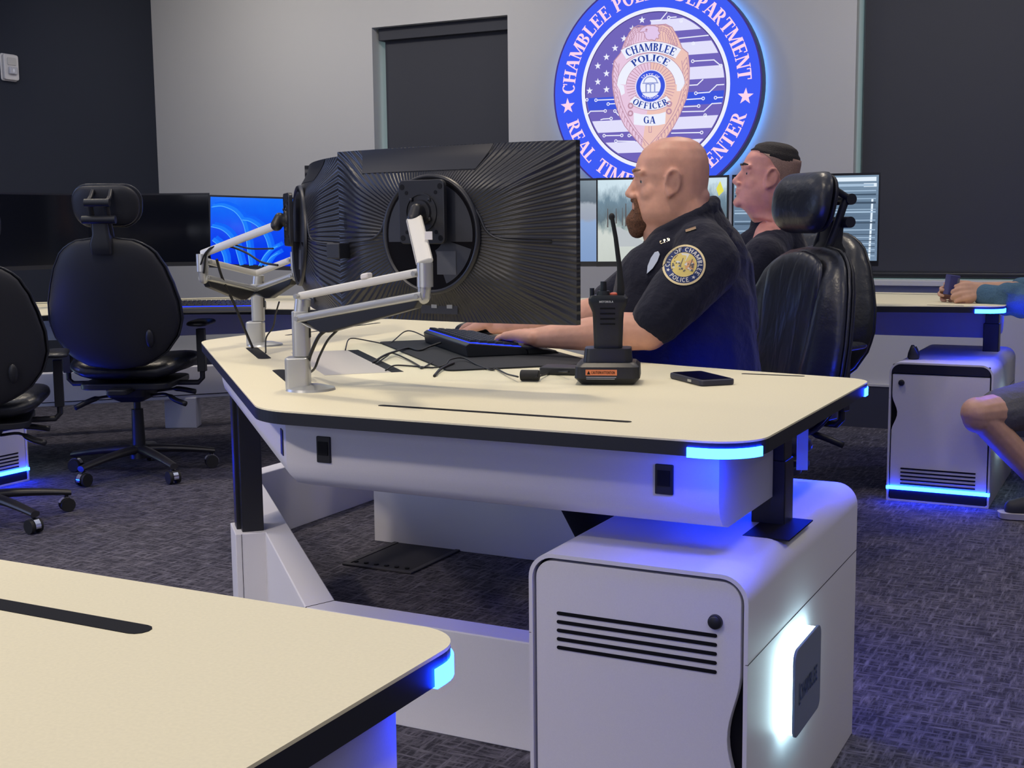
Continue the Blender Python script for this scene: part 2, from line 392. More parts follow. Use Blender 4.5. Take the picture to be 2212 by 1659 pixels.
def desk_module(root, fn, H=.78, led=(True, True), beams=True, slots=True, panel=True, R0=.085, tray_x=-.628, inner_led=False, slot_y=2.0, slot_w=.016):
    """fn maps module (x,y) to the room"""
    flip = (Vector(fn((1, 0)))-Vector(fn((0, 0)))).to_2d().to_3d().cross((Vector(fn((0, 1)))-Vector(fn((0, 0)))).to_3d()).z < 0
    P = lambda L: [fn(p) for p in L]
    out = rpoly([t[:2] for t in TOP], [R0]+[t[2] for t in TOP[1:]], 10)
    wpart(MB().prism(P(out), H-.003, H), 'tabletop', m_top, root)
    wpart(MB().prism(P(out), H-.026, H-.0031), 'edge_band', m_edge, root)
    # cable trough under the outer rim
    sec = [(0, H-.027), (0, H-.115), (.006, H-.140), (.022, H-.158), (.05, H-.167), (.32, H-.168), (.32, H-.027)]
    path = [(tray_x, 1.948), (-1.500, 1.948), (-2.497, 2.945), (-2.497, 3.817)]
    secs = [[Vector((*fn((v.x, v.y)), v.z)) for v in s] for s in sweep(path[::-1], sec)]
    tr_ = wpart(MB().loft(secs), 'cable_trough', m_white, root, auto=True)
    for x in (-1.41, -.722):
        wpart(MB().prism(P([(x-.016, 1.944), (x+.016, 1.944), (x+.016, 1.96), (x-.016, 1.96)]), H-.109, H-.058), 'power_outlet', m_black, root, bevel=.002)
        wpart(MB().prism(P([(x-.011, 1.9425), (x+.011, 1.9425), (x+.011, 1.95), (x-.011, 1.95)]), H-.094, H-.068), 'outlet_socket', m_slat, root, parent=root.children[-1])
        x2 = x
    for y in (3.79,):
        pass
    wpart(MB().prism(P([(-1.528, 1.973), (-1.549, 1.994), (-1.54, 2.003), (-1.519, 1.982)]), H-.109, H-.058), 'power_outlet', m_black, root)
    wpart(MB().prism(P([(-2.502, 3.65), (-2.49, 3.65), (-2.49, 3.682), (-2.502, 3.682)]), H-.109, H-.058), 'power_outlet', m_black, root)
    # lifting posts
    for (x, y) in ((-.635, 2.300), ):
        wpart(MB().prism(P([(x-.027, y-.027), (x+.027, y-.027), (x+.027, y+.027), (x-.027, y+.027)]), .3, H-.027), 'lifting_post', m_blackm, root, bevel=.003)
        wpart(MB().prism(P([(x-.034, y-.03), (x+.03, y-.03), (x+.03, y+.03), (x-.034, y+.03)]), .3, H-.10), 'lifting_post', m_blackm, root, bevel=.003)
    Q = Vector((-2.275, 2.855)); n = Vector((-.7071, -.7071)); a = Vector((-.7071, .7071))
    q = lambda u, v: fn(tuple(Q+a*u+n*v))
    if beams:
        wpart(MB().prism([q(0, 0), q(0, .092), q(.155, .092), q(.155, 0)], 0, .242), 'column_base', m_white, root, bevel=.003)
        wpart(MB().prism([q(-.0008, .0), q(-.0008, .002), q(.1, .002), q(.1, 0)], .001, .2405), 'base_seam', m_slat, root)
        wpart(MB().prism([q(-.0008, .074), q(-.0008, .0752), q(.02, .0752), q(.02, .074)], .001, .2405), 'base_seam', m_slat, root)
        wpart(MB().prism([q(.02, .008), q(.02, .07), q(.105, .07), q(.105, .008)], .23, H-.027), 'lifting_post', m_blackm, root, bevel=.003)
        wpart(MB().prism([q(.06, .02), q(.06, .082), q(.125, .082), q(.125, .02)], .23, H-.10), 'lifting_post', m_blackm, root, bevel=.003)
        bp = P([(-.948, 2.305), (-1.735, 2.305), (-2.915, 3.485), (-2.915, 4.62), (-2.842, 4.62), (-2.842, 3.520), (-1.705, 2.382), (-.948, 2.382)])
        wpart(MB().prism(bp, .0, .242), 'floor_beam', m_white, root, bevel=.004)
        wpart(MB().prism(P([(-1.7048, 2.3805), (-1.7352, 2.3062), (-1.7372, 2.3082), (-1.7068, 2.3825)]), .24, .2425), 'beam_seam', m_slat, root)
    if slots:
        def slot(p0, p1, w, name='cable_slot'):
            p0, p1 = Vector(p0), Vector(p1); d = (p1-p0).normalized(); nn = Vector((-d.y, d.x))*w/2
            L = []
            for k in range(7): t = -PI/2+PI*k/6; L.append(p1+d*math.cos(t)*w/2+nn*2*math.sin(t)/2)
            for k in range(7): t = PI/2+PI*k/6; L.append(p0+d*math.cos(t)*w/2+nn*2*math.sin(t)/2)
            wpart(MB().prism(P([tuple(v) for v in L]), H-.001, H+.0006), name, m_slat, root)
        slot((-1.31, slot_y), (-.81, slot_y), slot_w); slot((-.83, 2.747), (-.70, 2.752), .012)
        slot((-2.445, 3.20), (-2.445, 3.72), .016)
        slot((-1.86, 2.40), (-1.575, 2.115), .034); slot((-2.28, 2.82), (-2.07, 2.61), .034)
    if panel:
        pc = Vector((-1.82, 2.62)); u = Vector((-.7071, .7071)); v = Vector((.7071, .7071))
        c = lambda s, t: fn(tuple(pc+u*s+v*t))
        wpart(MB().prism([c(-.27, -.10), c(.29, -.10), c(.29, .055), c(-.27, .055)], H-.001, H+.0008), 'access_lid', mat('lid_grey_laminate', (.52, .49, .45), .5), root)
        wpart(MB().prism([c(-.27, .056), c(.29, .056), c(.29, .085), c(-.27, .085)], H-.001, H+.0007), 'lid_gap', m_slat, root)
    # light strips let into the two outer corners
    for k, on in enumerate(led):
        if not on: continue
        o = out
        if k == 0:
            a0 = math.degrees(math.asin(max(-1, min(0, (.059-R0)/R0))))
            pts = ([(-.548, 1.927)] if R0 < .055 else [])+[(-.548-R0+R0*math.cos(rad(a0+(-90-a0)*q_/10)), 1.868+R0+R0*math.sin(rad(a0+(-90-a0)*q_/10))) for q_ in range(11)]+[(-.655, 1.868)]
        else:
            pts = [(-.548, 2.675)]+sorted([p for p in o if (Vector(p)-Vector((-.568, 2.732))).length < .06], key=lambda p: math.atan2(p[1]-2.682, p[0]+.618))+[(-.65, 2.772)]
        cc = Vector((-.548-R0, 1.868+R0)) if k == 0 else Vector((-.618, 2.682))
        ring = []
        secs = []
        for p in pts:
            p = Vector(p); dd = (p-cc).normalized()
            if k == 0: dd = Vector((0, -1)) if p.x < -.55-R0 else (Vector((1, 0)) if p.y > 1.87+R0 else dd)
            else: dd = Vector((1, 0)) if p.y < 2.68 else (Vector((.18, 1)).normalized() if p.x < -.625 else dd)
            aa = p-dd*.004; bb = p+dd*.0025
            ab = p-dd*.022; secs.append([Vector((*fn(tuple(ab)), H-.0275)), Vector((*fn(tuple(bb)), H-.0275)), Vector((*fn(tuple(bb)), H-.0115)), Vector((*fn(tuple(aa)), H-.0115)), Vector((*fn(tuple(aa)), H-.0262)), Vector((*fn(tuple(ab)), H-.0262))])  # glowing underside added out of sight to throw more blue on the trough
        wpart(MB().loft(secs), 'light_strip', m_led, root)
def _inner(root, H=.78):
    pts = [(-.66, 2.766), (-.80, 2.788), (-1.0, 2.833)]
    secs = [[Vector((x, y-.03, H-.0275)), Vector((x, y-.03, H-.050)), Vector((x, y-.008, H-.050)), Vector((x, y-.008, H-.0275))] for x, y in pts]
    wpart(MB().loft(secs), 'light_strip', m_led, root)
main_desk = thing('workstation_desk', 'large cream topped corner desk with a white trough below, seated officers behind it', 'desk', (-1.5, 2.6, 0))
desk_module(main_desk, lambda p: (p[0], p[1]), R0=.085)
_inner(main_desk)
bq = W(1733, 978, 2.74); wpart(MB().box((-.012, -.002, -.038), (.012, .002, .10), T=Matrix.Translation(bq) @ Rz(rad(20))), 'bracket_plate', mat('pale_steel', (.45, .55, .58), .4), main_desk)
fore_desk = thing('workstation_desk', 'cream topped desk cut off by the lower left corner, nearest to the camera', 'desk', (-1.5, .2, 0))
desk_module(fore_desk, lambda p: (p[0]+.046, 2.760-p[1]), beams=False, R0=.045, tray_x=-.572, slot_y=1.98, slot_w=.024)
right_desk = thing('workstation_desk', 'far desk at the right on which the man in blue sleeves rests his hands', 'desk', (-1.5, 5.5, 0))
desk_module(right_desk, lambda p: (p[0]-.005, 8.01-p[1]), beams=False, led=(True, True))
left_desk = thing('workstation_desk', 'far left desk with dark monitors, behind the two empty chairs', 'desk', (-4.6, 4.6, 0))
lfn = lambda p: (p[1]-7.19, -p[0]+3.01)
desk_module(left_desk, lfn, H=.745, beams=False, led=(False, True))
# what the left station stands on : long low beam with a foot
A_, B_ = Vector((-5.46, 4.73)), Vector((-4.40, 5.90)); dr = (B_-A_).normalized(); nn = Vector((-dr.y, dr.x))
bm_ = [tuple(A_), tuple(B_), tuple(B_+nn*.07), tuple(A_+nn*.07)]
wpart(MB().prism(bm_, .165, .345), 'floor_beam', m_white, left_desk, bevel=.004)
wpart(MB().prism([tuple(A_+dr*.02-nn*.0015), tuple(B_-dr*.02-nn*.0015), tuple(B_-dr*.02+nn*.01), tuple(A_+dr*.02+nn*.01)], .185, .189), 'beam_seam', m_slat, left_desk)
f0 = Vector((-4.955, 5.345)); f1 = Vector((-4.80, 5.43)); fd = (f1-f0).normalized(); fn_ = Vector((-fd.y, fd.x))
wpart(MB().prism([tuple(f0), tuple(f1), tuple(f1+fn_*.12), tuple(f0+fn_*.12)], 0, .17), 'foot', m_white, left_desk, bevel=.003)

# ------------------------------------------------------------ cabinets : local front at y=0 facing -y
def cabinet(label, loc, rz=0, style='main', side_plate=True, group=None):
    t = thing('pedestal_cabinet', label, 'cabinet', loc, rz, group)
    w, h, dp = .390, .560, .800
    o = [(x, z) for x, z in rpoly([(0, .0), (w, .0), (w, h), (0, h)], [.004, .004, .045, .045], 8)]
    g = .007
    inn = [(x, z) for x, z in rpoly([(g, .0+g), (w-g, .0+g), (w-g, h-g), (g, h-g)], [.004, .004, .039, .039], 8)]
    mk = lambda L, y: [Vector((x, y, z)) for x, z in L]
    MB().loft([mk(o, dp), mk(o, 0), mk(inn, 0), mk(inn, .022)]).build('body', m_white, t, auto=True)
    MB().prism(inn, .0205, .0215, axis='y').build('door_gap', m_slat, t)
    e = .0125
    main = style == 'main'
    top = h-e if main else .512
    bot = .05 if main else .062
    R = .032 if main else .003
    pts = rpoly([(e, bot), (w-e, bot), (w-e, top), (e, top)], [.002, .002, R, R], 8)
    def scallop(pts, sx):       # pull one side in along a smooth bay : the finger grip
        x = w-e if sx > 0 else e; L = []
        for i, p in enumerate(pts):
            q = pts[(i+1) % len(pts)]; L.append(p)
            if abs(p[0]-x) < 1e-4 and abs(q[0]-x) < 1e-4 and abs(p[1]-q[1]) > .2:
                for k in range(1, 30):
                    z = p[1]+(q[1]-p[1])*k/30; zc, hw = (.285, .115) if main else (.355, .075)
                    u = (z-zc)/hw; dx = .021*(.5+.5*math.cos(PI*u)) if abs(u) < 1 else 0
                    L.append((x-sx*dx, z))
        return L
    door = MB().prism(scallop(pts, 1 if main else -1), .003, .0195, axis='y').build('door', m_white, t, bevel=.0012, seg=1)
    zs = [.4565-.0152*k for k in range(5)] if main else [.133-.0152*k for k in range(5)]
    for z in zs:
        MB().prism(rrect(.052, .338, z-.0031, z+.0031, .003, 3), .0018, .01, axis='y').build('vent_slot', m_slat, door)
    kx, kz = (.335, .480) if main else (.047, .478)
    MB().cyl((kx, .004, kz), (kx, -.003, kz), .0125, .0115, n=28).ell((kx, -.003, kz), (.0105, .003, .0105)).build('lock_knob', m_black, door, auto=True)
    if not main:
        MB().box((e, .001, .516), (w-e, .02, .552)).build('black_fascia', m_black, t, bevel=.002)
    MB().box((e, .001, .008), (w-e, .019, .046)).build('kick_plate', m_black, t)
    if not main:
        MB().box((-.001, -.003, .047), (w+.001, .012, .059)).build('light_strip', m_led, t)
    MB().box((.30, .26, h-.002), (.385-.0, .43, h+.0006)).build('post_opening', m_slat, t) if main else None
    for xa, xb in ((-.0006, .004), (w-.004, w+.0006)): MB().box((xa, .0, .415), (xb, dp, .4162)).build('panel_seam', m_slat, t)
    if side_plate:
        p = MB().prism(rrect(.195, .365, .222, .382, .022), w+.001, w+.024, axis='x').build('backlight', m_ledw, t)
        pl = MB().prism(rrect(.185, .368, .224, .384, .02), w+.0245, w+.030, axis='x').build('logo_plate', mat('pale_blue_plate', (.17, .21, .28), .35), t, bevel=.0015)
    return t, w
# ------------------------------------------------------------ lettering, drawn stroke by stroke
def glyph(ch, sans=False):
    """list of convex quads in a cell of cap height 1, and the advance width"""
    T_, t_ = (.17, .17) if sans else (.20, .085)
    q = []
    def line(x0, y0, x1, y1, w, n=1):
        # a stroke whose ends are cut level
        for i in range(n):
            a, b = i/n, (i+1)/n; xa, ya, xb, yb = x0+(x1-x0)*a, y0+(y1-y0)*a, x0+(x1-x0)*b, y0+(y1-y0)*b
            if abs(y1-y0) > abs(x1-x0)*.4: q.append([(xa-w/2, ya), (xa+w/2, ya), (xb+w/2, yb), (xb-w/2, yb)])
            else: q.append([(xa, ya-w/2), (xb, yb-w/2), (xb, yb+w/2), (xa, ya+w/2)])
    def stem(x, w=None, y0=0, y1=1, n=4): line(x, y0, x, y1, T_ if w is None else w, n)
    def bar(x0, x1, y, w=None): line(x0, y, x1, y, t_ if w is None else w, 3)
    def serif(x, y, hw=.19):
        if not sans: bar(x-hw, x+hw, .03 if y == 0 else .97, .06)
    def tick(x, y0, y1):
        if not sans: q.append([(x-.035, y0), (x+.03, y0), (x+.03, y1), (x-.03, y1)])
    def arc(cx, cy, rx, ry, a0, a1, tw=None, n=16):
        tw = T_ if tw is None else tw; th = t_ if not sans else T_
        for i in range(n):
            a, b = rad(a0+(a1-a0)*i/n), rad(a0+(a1-a0)*(i+1)/n)
            q.append([(cx+rx*math.cos(a), cy+ry*math.sin(a)), (cx+rx*math.cos(b), cy+ry*math.sin(b)),
                      (cx+(rx-tw)*math.cos(b), cy+(ry-th)*math.sin(b)), (cx+(rx-tw)*math.cos(a), cy+(ry-th)*math.sin(a))])
    yt, yb = 1-t_/2, t_/2
    if ch == 'I': stem(.2); serif(.2, 0); serif(.2, 1); w = .4
    elif ch == 'H': stem(.2); stem(.68); bar(.2, .68, .52); [serif(x, y) for x in (.2, .68) for y in (0, 1)]; w = .88
    elif ch in 'EF':
        stem(.2); bar(.2, .64, yt); bar(.2, .52, .52); tick(.62, .74, 1); tick(.5, .40, .64); serif(.16, 1, .14); serif(.16, 0, .14 if ch == 'E' else .18)
        if ch == 'E': bar(.2, .66, yb); tick(.66, 0, .28)
        w = .76
    elif ch == 'L': stem(.2); bar(.2, .66, yb); tick(.65, 0, .30); serif(.2, 1); serif(.16, 0, .14); w = .74
    elif ch == 'T': stem(.38); bar(.06, .70, yt); tick(.07, .70, 1); tick(.69, .70, 1); serif(.38, 0); w = .78
    elif ch == 'A':
        line(.12, 0, .40, 1, t_ if not sans else T_, 4); line(.70, 0, .43, 1, T_*1.08, 4); bar(.22, .62, .33); serif(.12, 0, .13); serif(.70, 0, .17); w = .86
    elif ch == 'M':
        stem(.16, t_ if not sans else T_); stem(.90); line(.18, 1, .52, .06, T_, 4); line(.86, 1, .52, .06, t_ if not sans else T_, 4)
        serif(.16, 0, .13); serif(.90, 0); serif(.14, 1, .12); serif(.92, 1, .14); w = 1.1
    elif ch == 'N':
        stem(.16, t_ if not sans else T_); stem(.74, t_ if not sans else T_); line(.18, 1, .72, 0, T_*1.1, 5); serif(.16, 0, .13); serif(.74, 1, .13); serif(.12, 1, .1); w = .88
    elif ch == 'B':
        stem(.2); arc(.34, .76, .28, .24, -90, 90); arc(.34, .27, .33, .27, -90, 90); bar(.2, .36, yt); bar(.2, .36, yb); bar(.2, .36, .53); serif(.16, 0, .14); serif(.16, 1, .14); w = .76
    elif ch in 'PR':
        stem(.2); arc(.36, .73, .29, .27, -90, 90); bar(.2, .38, yt); bar(.2, .38, .48); serif(.16, 1, .14); serif(.2, 0); w = .72
        if ch == 'R': line(.36, .5, .68, 0, T_, 4); serif(.70, 0, .12); w = .82
    elif ch == 'D': stem(.2); arc(.34, .5, .42, .5, -90, 90); bar(.2, .36, yt); bar(.2, .36, yb); serif(.16, 0, .14); serif(.16, 1, .14); w = .84
    elif ch in 'CG':
        arc(.44, .5, .38, .51, 48, 312)
        if ch == 'C': tick(.70, .64, .98); w = .80; (arc(.44, .5, .38, .51, 300, 316) if 0 else None)
        else: tick(.70, .66, .98); stem(.70, None, .04, .46, 2); bar(.54, .84, .46, .07); w = .88
    elif ch == 'O': arc(.44, .5, .40, .51, 0, 360, n=26); w = .88
    elif ch == 'S': arc(.36, .745, .27, .265, 40, 270, T_*.9); arc(.36, .265, .29, .275, -140, 90, T_*.9); tick(.58, .68, .98); tick(.12, .02, .32); w = .72
    elif ch == 'Y': line(.12, 1, .38, .46, T_, 3); line(.68, 1, .40, .46, t_ if not sans else T_, 3); stem(.39, None, 0, .48, 2); serif(.39, 0); serif(.13, 1, .14); serif(.68, 1, .12); w = .78
    elif ch == 'U': stem(.18, None, .3, 1); stem(.70, t_ if not sans else T_, .3, 1); arc(.44, .34, .34, .35, 180, 360); serif(.18, 1); serif(.7, 1, .13); w = .88
    elif ch == '/': line(.05, 0, .4, 1, .1, 2); w = .45
    elif ch == '.': q.append([(.08, 0), (.25, 0), (.25, .17), (.08, .17)]); w = .33
    else: w = .42
    return q, w
def text_line(mb, s, P, h, width=None, sans=False, mi=0, wx=1, centre=True):
    """P(x,y) -> Vector ; straight text, centred on x=0"""
    gl = [glyph(c, sans) for c in s]; tot = sum(g[1] for g in gl)
    k = h*wx if width is None else width/tot
    x = -tot*k/2 if centre else 0
    for q, w in gl:
        for quad in q: mb.add([P(x+px*k, (py-.5)*h) for px, py in quad], [(0, 1, 2, 3)], None, mi)
        x += w*k
def text_arc(mb, s, P, r, h, a0, a1, sans=False, mi=0, inward=False):
    """letters spread from angle a0 to a1 (degrees) ; inward: tops point to the centre"""
    gl = [glyph(c, sans) for c in s]; tot = sum(g[1] for g in gl); x = 0
    for q, w in gl:
        for quad in q:
            L = []
            for px, py in quad:
                a = rad(a0+(a1-a0)*(x+px)/tot); rr = r+((py-.5)*h if not inward else -(py-.5)*h)
                L.append(P(rr*math.cos(a), rr*math.sin(a)))
            mb.add(L, [(0, 1, 2, 3)], None, mi)
        x += w
def star(mb, c, r, P, mi=0, rot=90):
    L = [P(c[0]+(r if k % 2 == 0 else r*.40)*math.cos(rad(rot+36*k)), c[1]+(r if k % 2 == 0 else r*.40)*math.sin(rad(rot+36*k))) for k in range(10)]
    ctr = P(*c); mb.add([ctr]+L, [(0, 1+k, 1+(k+1) % 10) for k in range(10)], None, mi)
def disc(mb, c, r0, r1, P, n=64, mi=0, ry=1, a0=0, a1=360):
    """ring r0..r1"""
    for k in range(n):
        a, b = rad(a0+(a1-a0)*k/n), rad(a0+(a1-a0)*(k+1)/n)
        mb.add([P(c[0]+r0*math.cos(a), c[1]+r0*math.sin(a)*ry), P(c[0]+r1*math.cos(a), c[1]+r1*math.sin(a)*ry), P(c[0]+r1*math.cos(b), c[1]+r1*math.sin(b)*ry), P(c[0]+r0*math.cos(b), c[1]+r0*math.sin(b)*ry)], [(0, 1, 2, 3)], None, mi)
def poly(mb, pts, P, mi=0): mb.add([P(*p) for p in pts], [tuple(range(len(pts)))], None, mi)
def stroke(mb, pts, w, P, mi=0):
    for a, b in zip(pts, pts[1:]):
        a, b = Vector(a), Vector(b)
        if (b-a).length < 1e-6: continue
        d = (b-a).normalized(); n = Vector((-d.y, d.x))*w/2; e = d*w*.35
        mb.add([P(*(a-e-n)), P(*(b+e-n)), P(*(b+e+n)), P(*(a-e+n))], [(0, 1, 2, 3)], None, mi)

# ------------------------------------------------------------ the round sign
RS = .625
sx, sz = -2.612, 1.868
YF = 6.845          # face plane
sign = thing('wall_sign', 'big round glowing police department sign with blue rim on the grey wall', 'sign', (sx, YB, sz))
def SP(off):
    return lambda u, v: Vector((u*RS, YF-YB-off*.0012, v*RS))
def Z(x, y):        # drawn on the photograph's enlargement -> unit disc
    return ((x-1075)/1022, (905-y)/1150-.06*(x-1075)/1150)
ring = lambda r, y, n=96: [Vector((r*math.cos(2*PI*k/n), y, r*math.sin(2*PI*k/n))) for k in range(n)]
m_signside = mat('sign_housing', (.035, .04, .06), .4)
MB().loft([ring(RS*1.0, YF-YB+.001), ring(RS*1.0, -.035)]).build('housing', m_signside, sign, auto=True)
mb = MB(); mb.loft([ring(RS*.965, -.034), ring(RS*.965, -.020), ring(RS*.93, -.020), ring(RS*.93, -.034)], cap=False)
mb.build('halo_light', emit('halo_led', (.08, .32, 1), 11), sign)
for k in range(6):
    a = 2*PI*k/6+.3; MB().cyl((RS*.7*math.cos(a), -.036, RS*.7*math.sin(a)), (RS*.7*math.cos(a), 0, RS*.7*math.sin(a)), .012).build('standoff', m_black, sign)
E_ = lambda n, c, s=1.0: emit(n, srgb(*c), s)
s_blue, s_pink, s_wh, s_pur = E_('sign_blue', (62, 92, 245)), E_('sign_pink_white', (255, 214, 240)), E_('sign_white', (238, 240, 255)), E_('sign_violet', (112, 100, 186))
s_line, s_deep, s_navy = E_('sign_blue_line', (60, 86, 222)), E_('sign_dark_line', (66, 52, 128)), E_('sign_navy', (40, 66, 160))
s_pale, s_tan, s_rose = E_('sign_pale', (226, 224, 252)), E_('sign_tan', (238, 196, 186)), E_('sign_rose', (232, 200, 226))
s_brown, s_grey = E_('sign_brown', (190, 146, 168)), E_('sign_grey', (150, 160, 215))
m = MB(); disc(m, (0, 0), .70, .985, SP(0), 96); disc(m, (0, 0), .985, 1.0, SP(0), 96, mi=1); m.build('blue_ring', [s_blue, s_deep], sign)
m = MB(); disc(m, (0, 0), .678, .712, SP(1), 96); disc(m, (0, 0), .670, .678, SP(1), 96, mi=1); m.build('white_ring', [s_wh, s_deep], sign)
RI = .672
m = MB(); disc(m, (0, 0), 0, RI, SP(0.3), 96); m.build('flag_field', s_pur, sign)
def band(m, v0, v1, u0, P, mi=0, u1=None, cut=0):
    """stripe clipped by the inner circle, from u0 to the right"""
    n = 14; L = []; Rr = RI-.012
    xr = lambda v: math.sqrt(max(0, Rr*Rr-v*v))
    for k in range(n+1): v = v0+(v1-v0)*k/n; L.append((min(xr(v), u1 if u1 else 9), v))
    for k in range(n+1): v = v1+(v0-v1)*k/n; L.append((max(-xr(v), u0), v))
    poly(m, L, P, mi)
m = MB(); P = SP(.8)
for v1, v0, u0 in ((.60, .492, -.03), (.385, .275, -.03), (.168, .060, -.03), (-.262, -.370, -9), (-.462, -.562, -9)): band(m, v0, v1, u0, P, 0)
band(m, -.162, -.050, -9, P, 1)
m.build('flag_stripes', [s_pale, s_line], sign)
m = MB(); P = SP(1.4)
for x, y in ((958, 208), (780, 228), (690, 315), (865, 295), (603, 407), (780, 392), (515, 499), (690, 487), (603, 577), (438, 597), (515, 667), (430, 757), (603, 747), (515, 832), (430, 925), (603, 912), (865, 130+25), (690, 655)):
    if (Vector(Z(x, y))).length < .65: star(m, Z(x, y), .034, P)
m.build('flag_stars', s_wh, sign)
m = MB()
def trace(pts, a=False, b=False):
    m = MB()
    L = [Z(*p) for p in pts]; P2 = SP(1.5)
    if a: disc(m, L[0], .008, .016, P2, 14); d = (Vector(L[1])-Vector(L[0])).normalized(); L[0] = tuple(Vector(L[0])+d*.016)
    if b: disc(m, L[-1], .008, .016, P2, 14); d = (Vector(L[-2])-Vector(L[-1])).normalized(); L[-1] = tuple(Vector(L[-1])+d*.016)
    stroke(m, L, .0095, P2); m.build('circuit_trace', s_wh, sign)
for pts, a, b in (([(1040, 218), (1140, 213), (1200, 140)], 0, 0), ([(1218, 192), (1290, 188)], 1, 0), ([(1310, 402), (1595, 378)], 0, 0), ([(1450, 632), (1650, 622), (1715, 680)], 1, 1),
                  ([(1380, 875), (1495, 868), (1548, 815)], 0, 0), ([(1482, 952), (1610, 942), (1680, 870), (1745, 866)], 1, 0), ([(1380, 1016), (1552, 1004)], 0, 1), ([(1668, 997), (1732, 993)], 1, 0),
                  ([(1360, 1088), (1510, 1080)], 0, 1), ([(1355, 1138), (1560, 1132), (1635, 1056), (1722, 1050)], 0, 0), ([(1250, 1356), (1540, 1346)], 0, 1), ([(1385, 1428), (1510, 1418)], 1, 0),
                  ([(365, 1020), (402, 1018)], 0, 1), ([(495, 1022), (690, 1014)], 1, 0), ([(620, 1062), (690, 1058)], 1, 0), ([(398, 1182), (440, 1138), (590, 1134)], 0, 1), ([(688, 1134), (725, 1178)], 1, 0),
                  ([(545, 1226), (570, 1218), (650, 1212)], 0, 1), ([(578, 1392), (758, 1386)], 1, 1), ([(832, 1386), (860, 1384)], 1, 0), ([(698, 1446), (890, 1446)], 1, 0), ([(1336, 228), (1338, 230)], 1, 0), ([(1454, 455), (1456, 456)], 1, 0), ([(1572, 1172), (1574, 1174)], 1, 0)):
    trace(pts, a, b)
# the shield : oval of leaves, eagle, banners, seal
bg = [Z(*p) for p in ((880, 290), (960, 275), (1040, 262), (1100, 262), (1190, 258), (1250, 290), (1310, 400), (1350, 500), (1405, 548), (1420, 700), (1418, 860), (1395, 1000), (1330, 1170), (1270, 1290), (1200, 1400), (1140, 1500), (1050, 1600), (960, 1500), (870, 1390), (790, 1290), (735, 1180), (690, 1040), (668, 900), (662, 760), (680, 620), (745, 540), (770, 470), (800, 390))]
m = MB(); P = SP(2)
c0 = Z(1045, 900)
for a, b in zip(bg, bg[1:]+bg[:1]):
    m.add([P(*c0), P(*a), P(*b)], [(0, 1, 2)], None, 0 if (a[0] < -.05) else 1)
m.build('shield', [s_rose, s_tan], sign)
m = MB(); P = SP(2.6)
stroke(m, bg+[bg[0]], .008, P)
for side in (-1, 1):        # wreath leaves
    pts = [(690+(-5 if side < 0 else 0), 640), (678, 740), (680, 850), (695, 960), (722, 1060), (765, 1160), (815, 1250), (870, 1335), (930, 1410), (990, 1480)]
    if side > 0: pts = [(2*1045-x-8, y-22) for x, y in pts]
    for (x0, y0), (x1, y1) in zip(pts, pts[1:]):
        for k in range(2):
            xx, yy = x0+(x1-x0)*k/2, y0+(y1-y0)*k/2
            for dx in (34, -4):
                a = Z(xx+side*(-8), yy-20); b = Z(xx-side*dx, yy+44)
                stroke(m, [Z(xx, yy-26), Z(xx-side*dx*.8+side*4, yy+14), b], .0055, P)
    q_ = [(x+side*-1*46, y+8) for x, y in pts]; stroke(m, [Z(*p) for p in q_], .006, P)
for k in range(44):         # sunburst
    a = rad(360*k/44); u, v = math.cos(a), math.sin(a); r1, r0 = 238, 160
    if -215 < math.degrees(a)-360*0 and True:
        stroke(m, [Z(1045+r0*u*.98, 880-r0*v), Z(1045+r1*u, 880-r1*v)], .0055, P)
m.build('shield_linework', s_brown, sign); m = MB()
for s_ in (-1, 1):          # wings : outline, rows of feathers
    wing = [(1045+s_*42, 300), (1045+s_*75, 268), (1045+s_*120, 262), (1045+s_*175, 285), (1045+s_*215, 340), (1045+s_*245, 420), (1045+s_*262, 470)]
    stroke(m, [Z(*p) for p in wing], .008, P)
    for f in (.30, .52, .74): stroke(m, [Z(1045+(x-1045)*(1-.20*f)-s_*6, y+70*f) for x, y in wing[1:]], .005, P)
    for k in range(11):
        a = rad(88-k*8.5); x0, y0 = 1045+s_*(60+k*4), 330+k*4; x1, y1 = 1045+s_*(70+190*math.cos(a)), 470-190*math.sin(a)
        stroke(m, [Z(x1, y1), Z(x1-s_*18, y1+60), Z(x1-s_*10, min(470, y1+130))], .005, P)
    m.build('eagle_wing', s_brown, sign); m = MB()
hd = [(1060, 268), (1010, 266), (965, 285), (935, 318), (938, 334), (968, 328), (985, 350), (992, 385), (1005, 405), (1030, 412), (1055, 408), (1085, 420), (1100, 395), (1125, 400), (1120, 365), (1138, 350), (1118, 320), (1122, 290), (1090, 272)]
m.add([SP(2.7)(*Z(1045, 340))]+[SP(2.7)(*Z(*p)) for p in hd], [(0, k+1, (k+1) % len(hd)+1) for k in range(len(hd))], None, 1)
stroke(m, [Z(*p) for p in hd+hd[:1]], .007, SP(2.9)); disc(m, Z(1003, 308), 0, .011, SP(2.9), 10); stroke(m, [Z(968, 328), Z(990, 322), Z(1010, 330)], .005, SP(2.9))
m.build('eagle_head', [s_brown, E_('sign_lilac', (226, 200, 236))], sign); m = MB()
stroke(m, [Z(1030, 1290), Z(1030, 1350), Z(1055, 1350), Z(1055, 1290)], .006, P)
m.build('shield_tip_mark', s_brown, sign)
def arcband(m, cx, cy, r0, r1, a0, a1, P, mi, n=24):
    for k in range(n):
        a, b = rad(a0+(a1-a0)*k/n), rad(a0+(a1-a0)*(k+1)/n)
        m.add([P(*Z(cx+r*math.cos(t), cy-r*math.sin(t))) for r, t in ((r0, a), (r1, a), (r1, b), (r0, b))], [(0, 1, 2, 3)], None, mi)
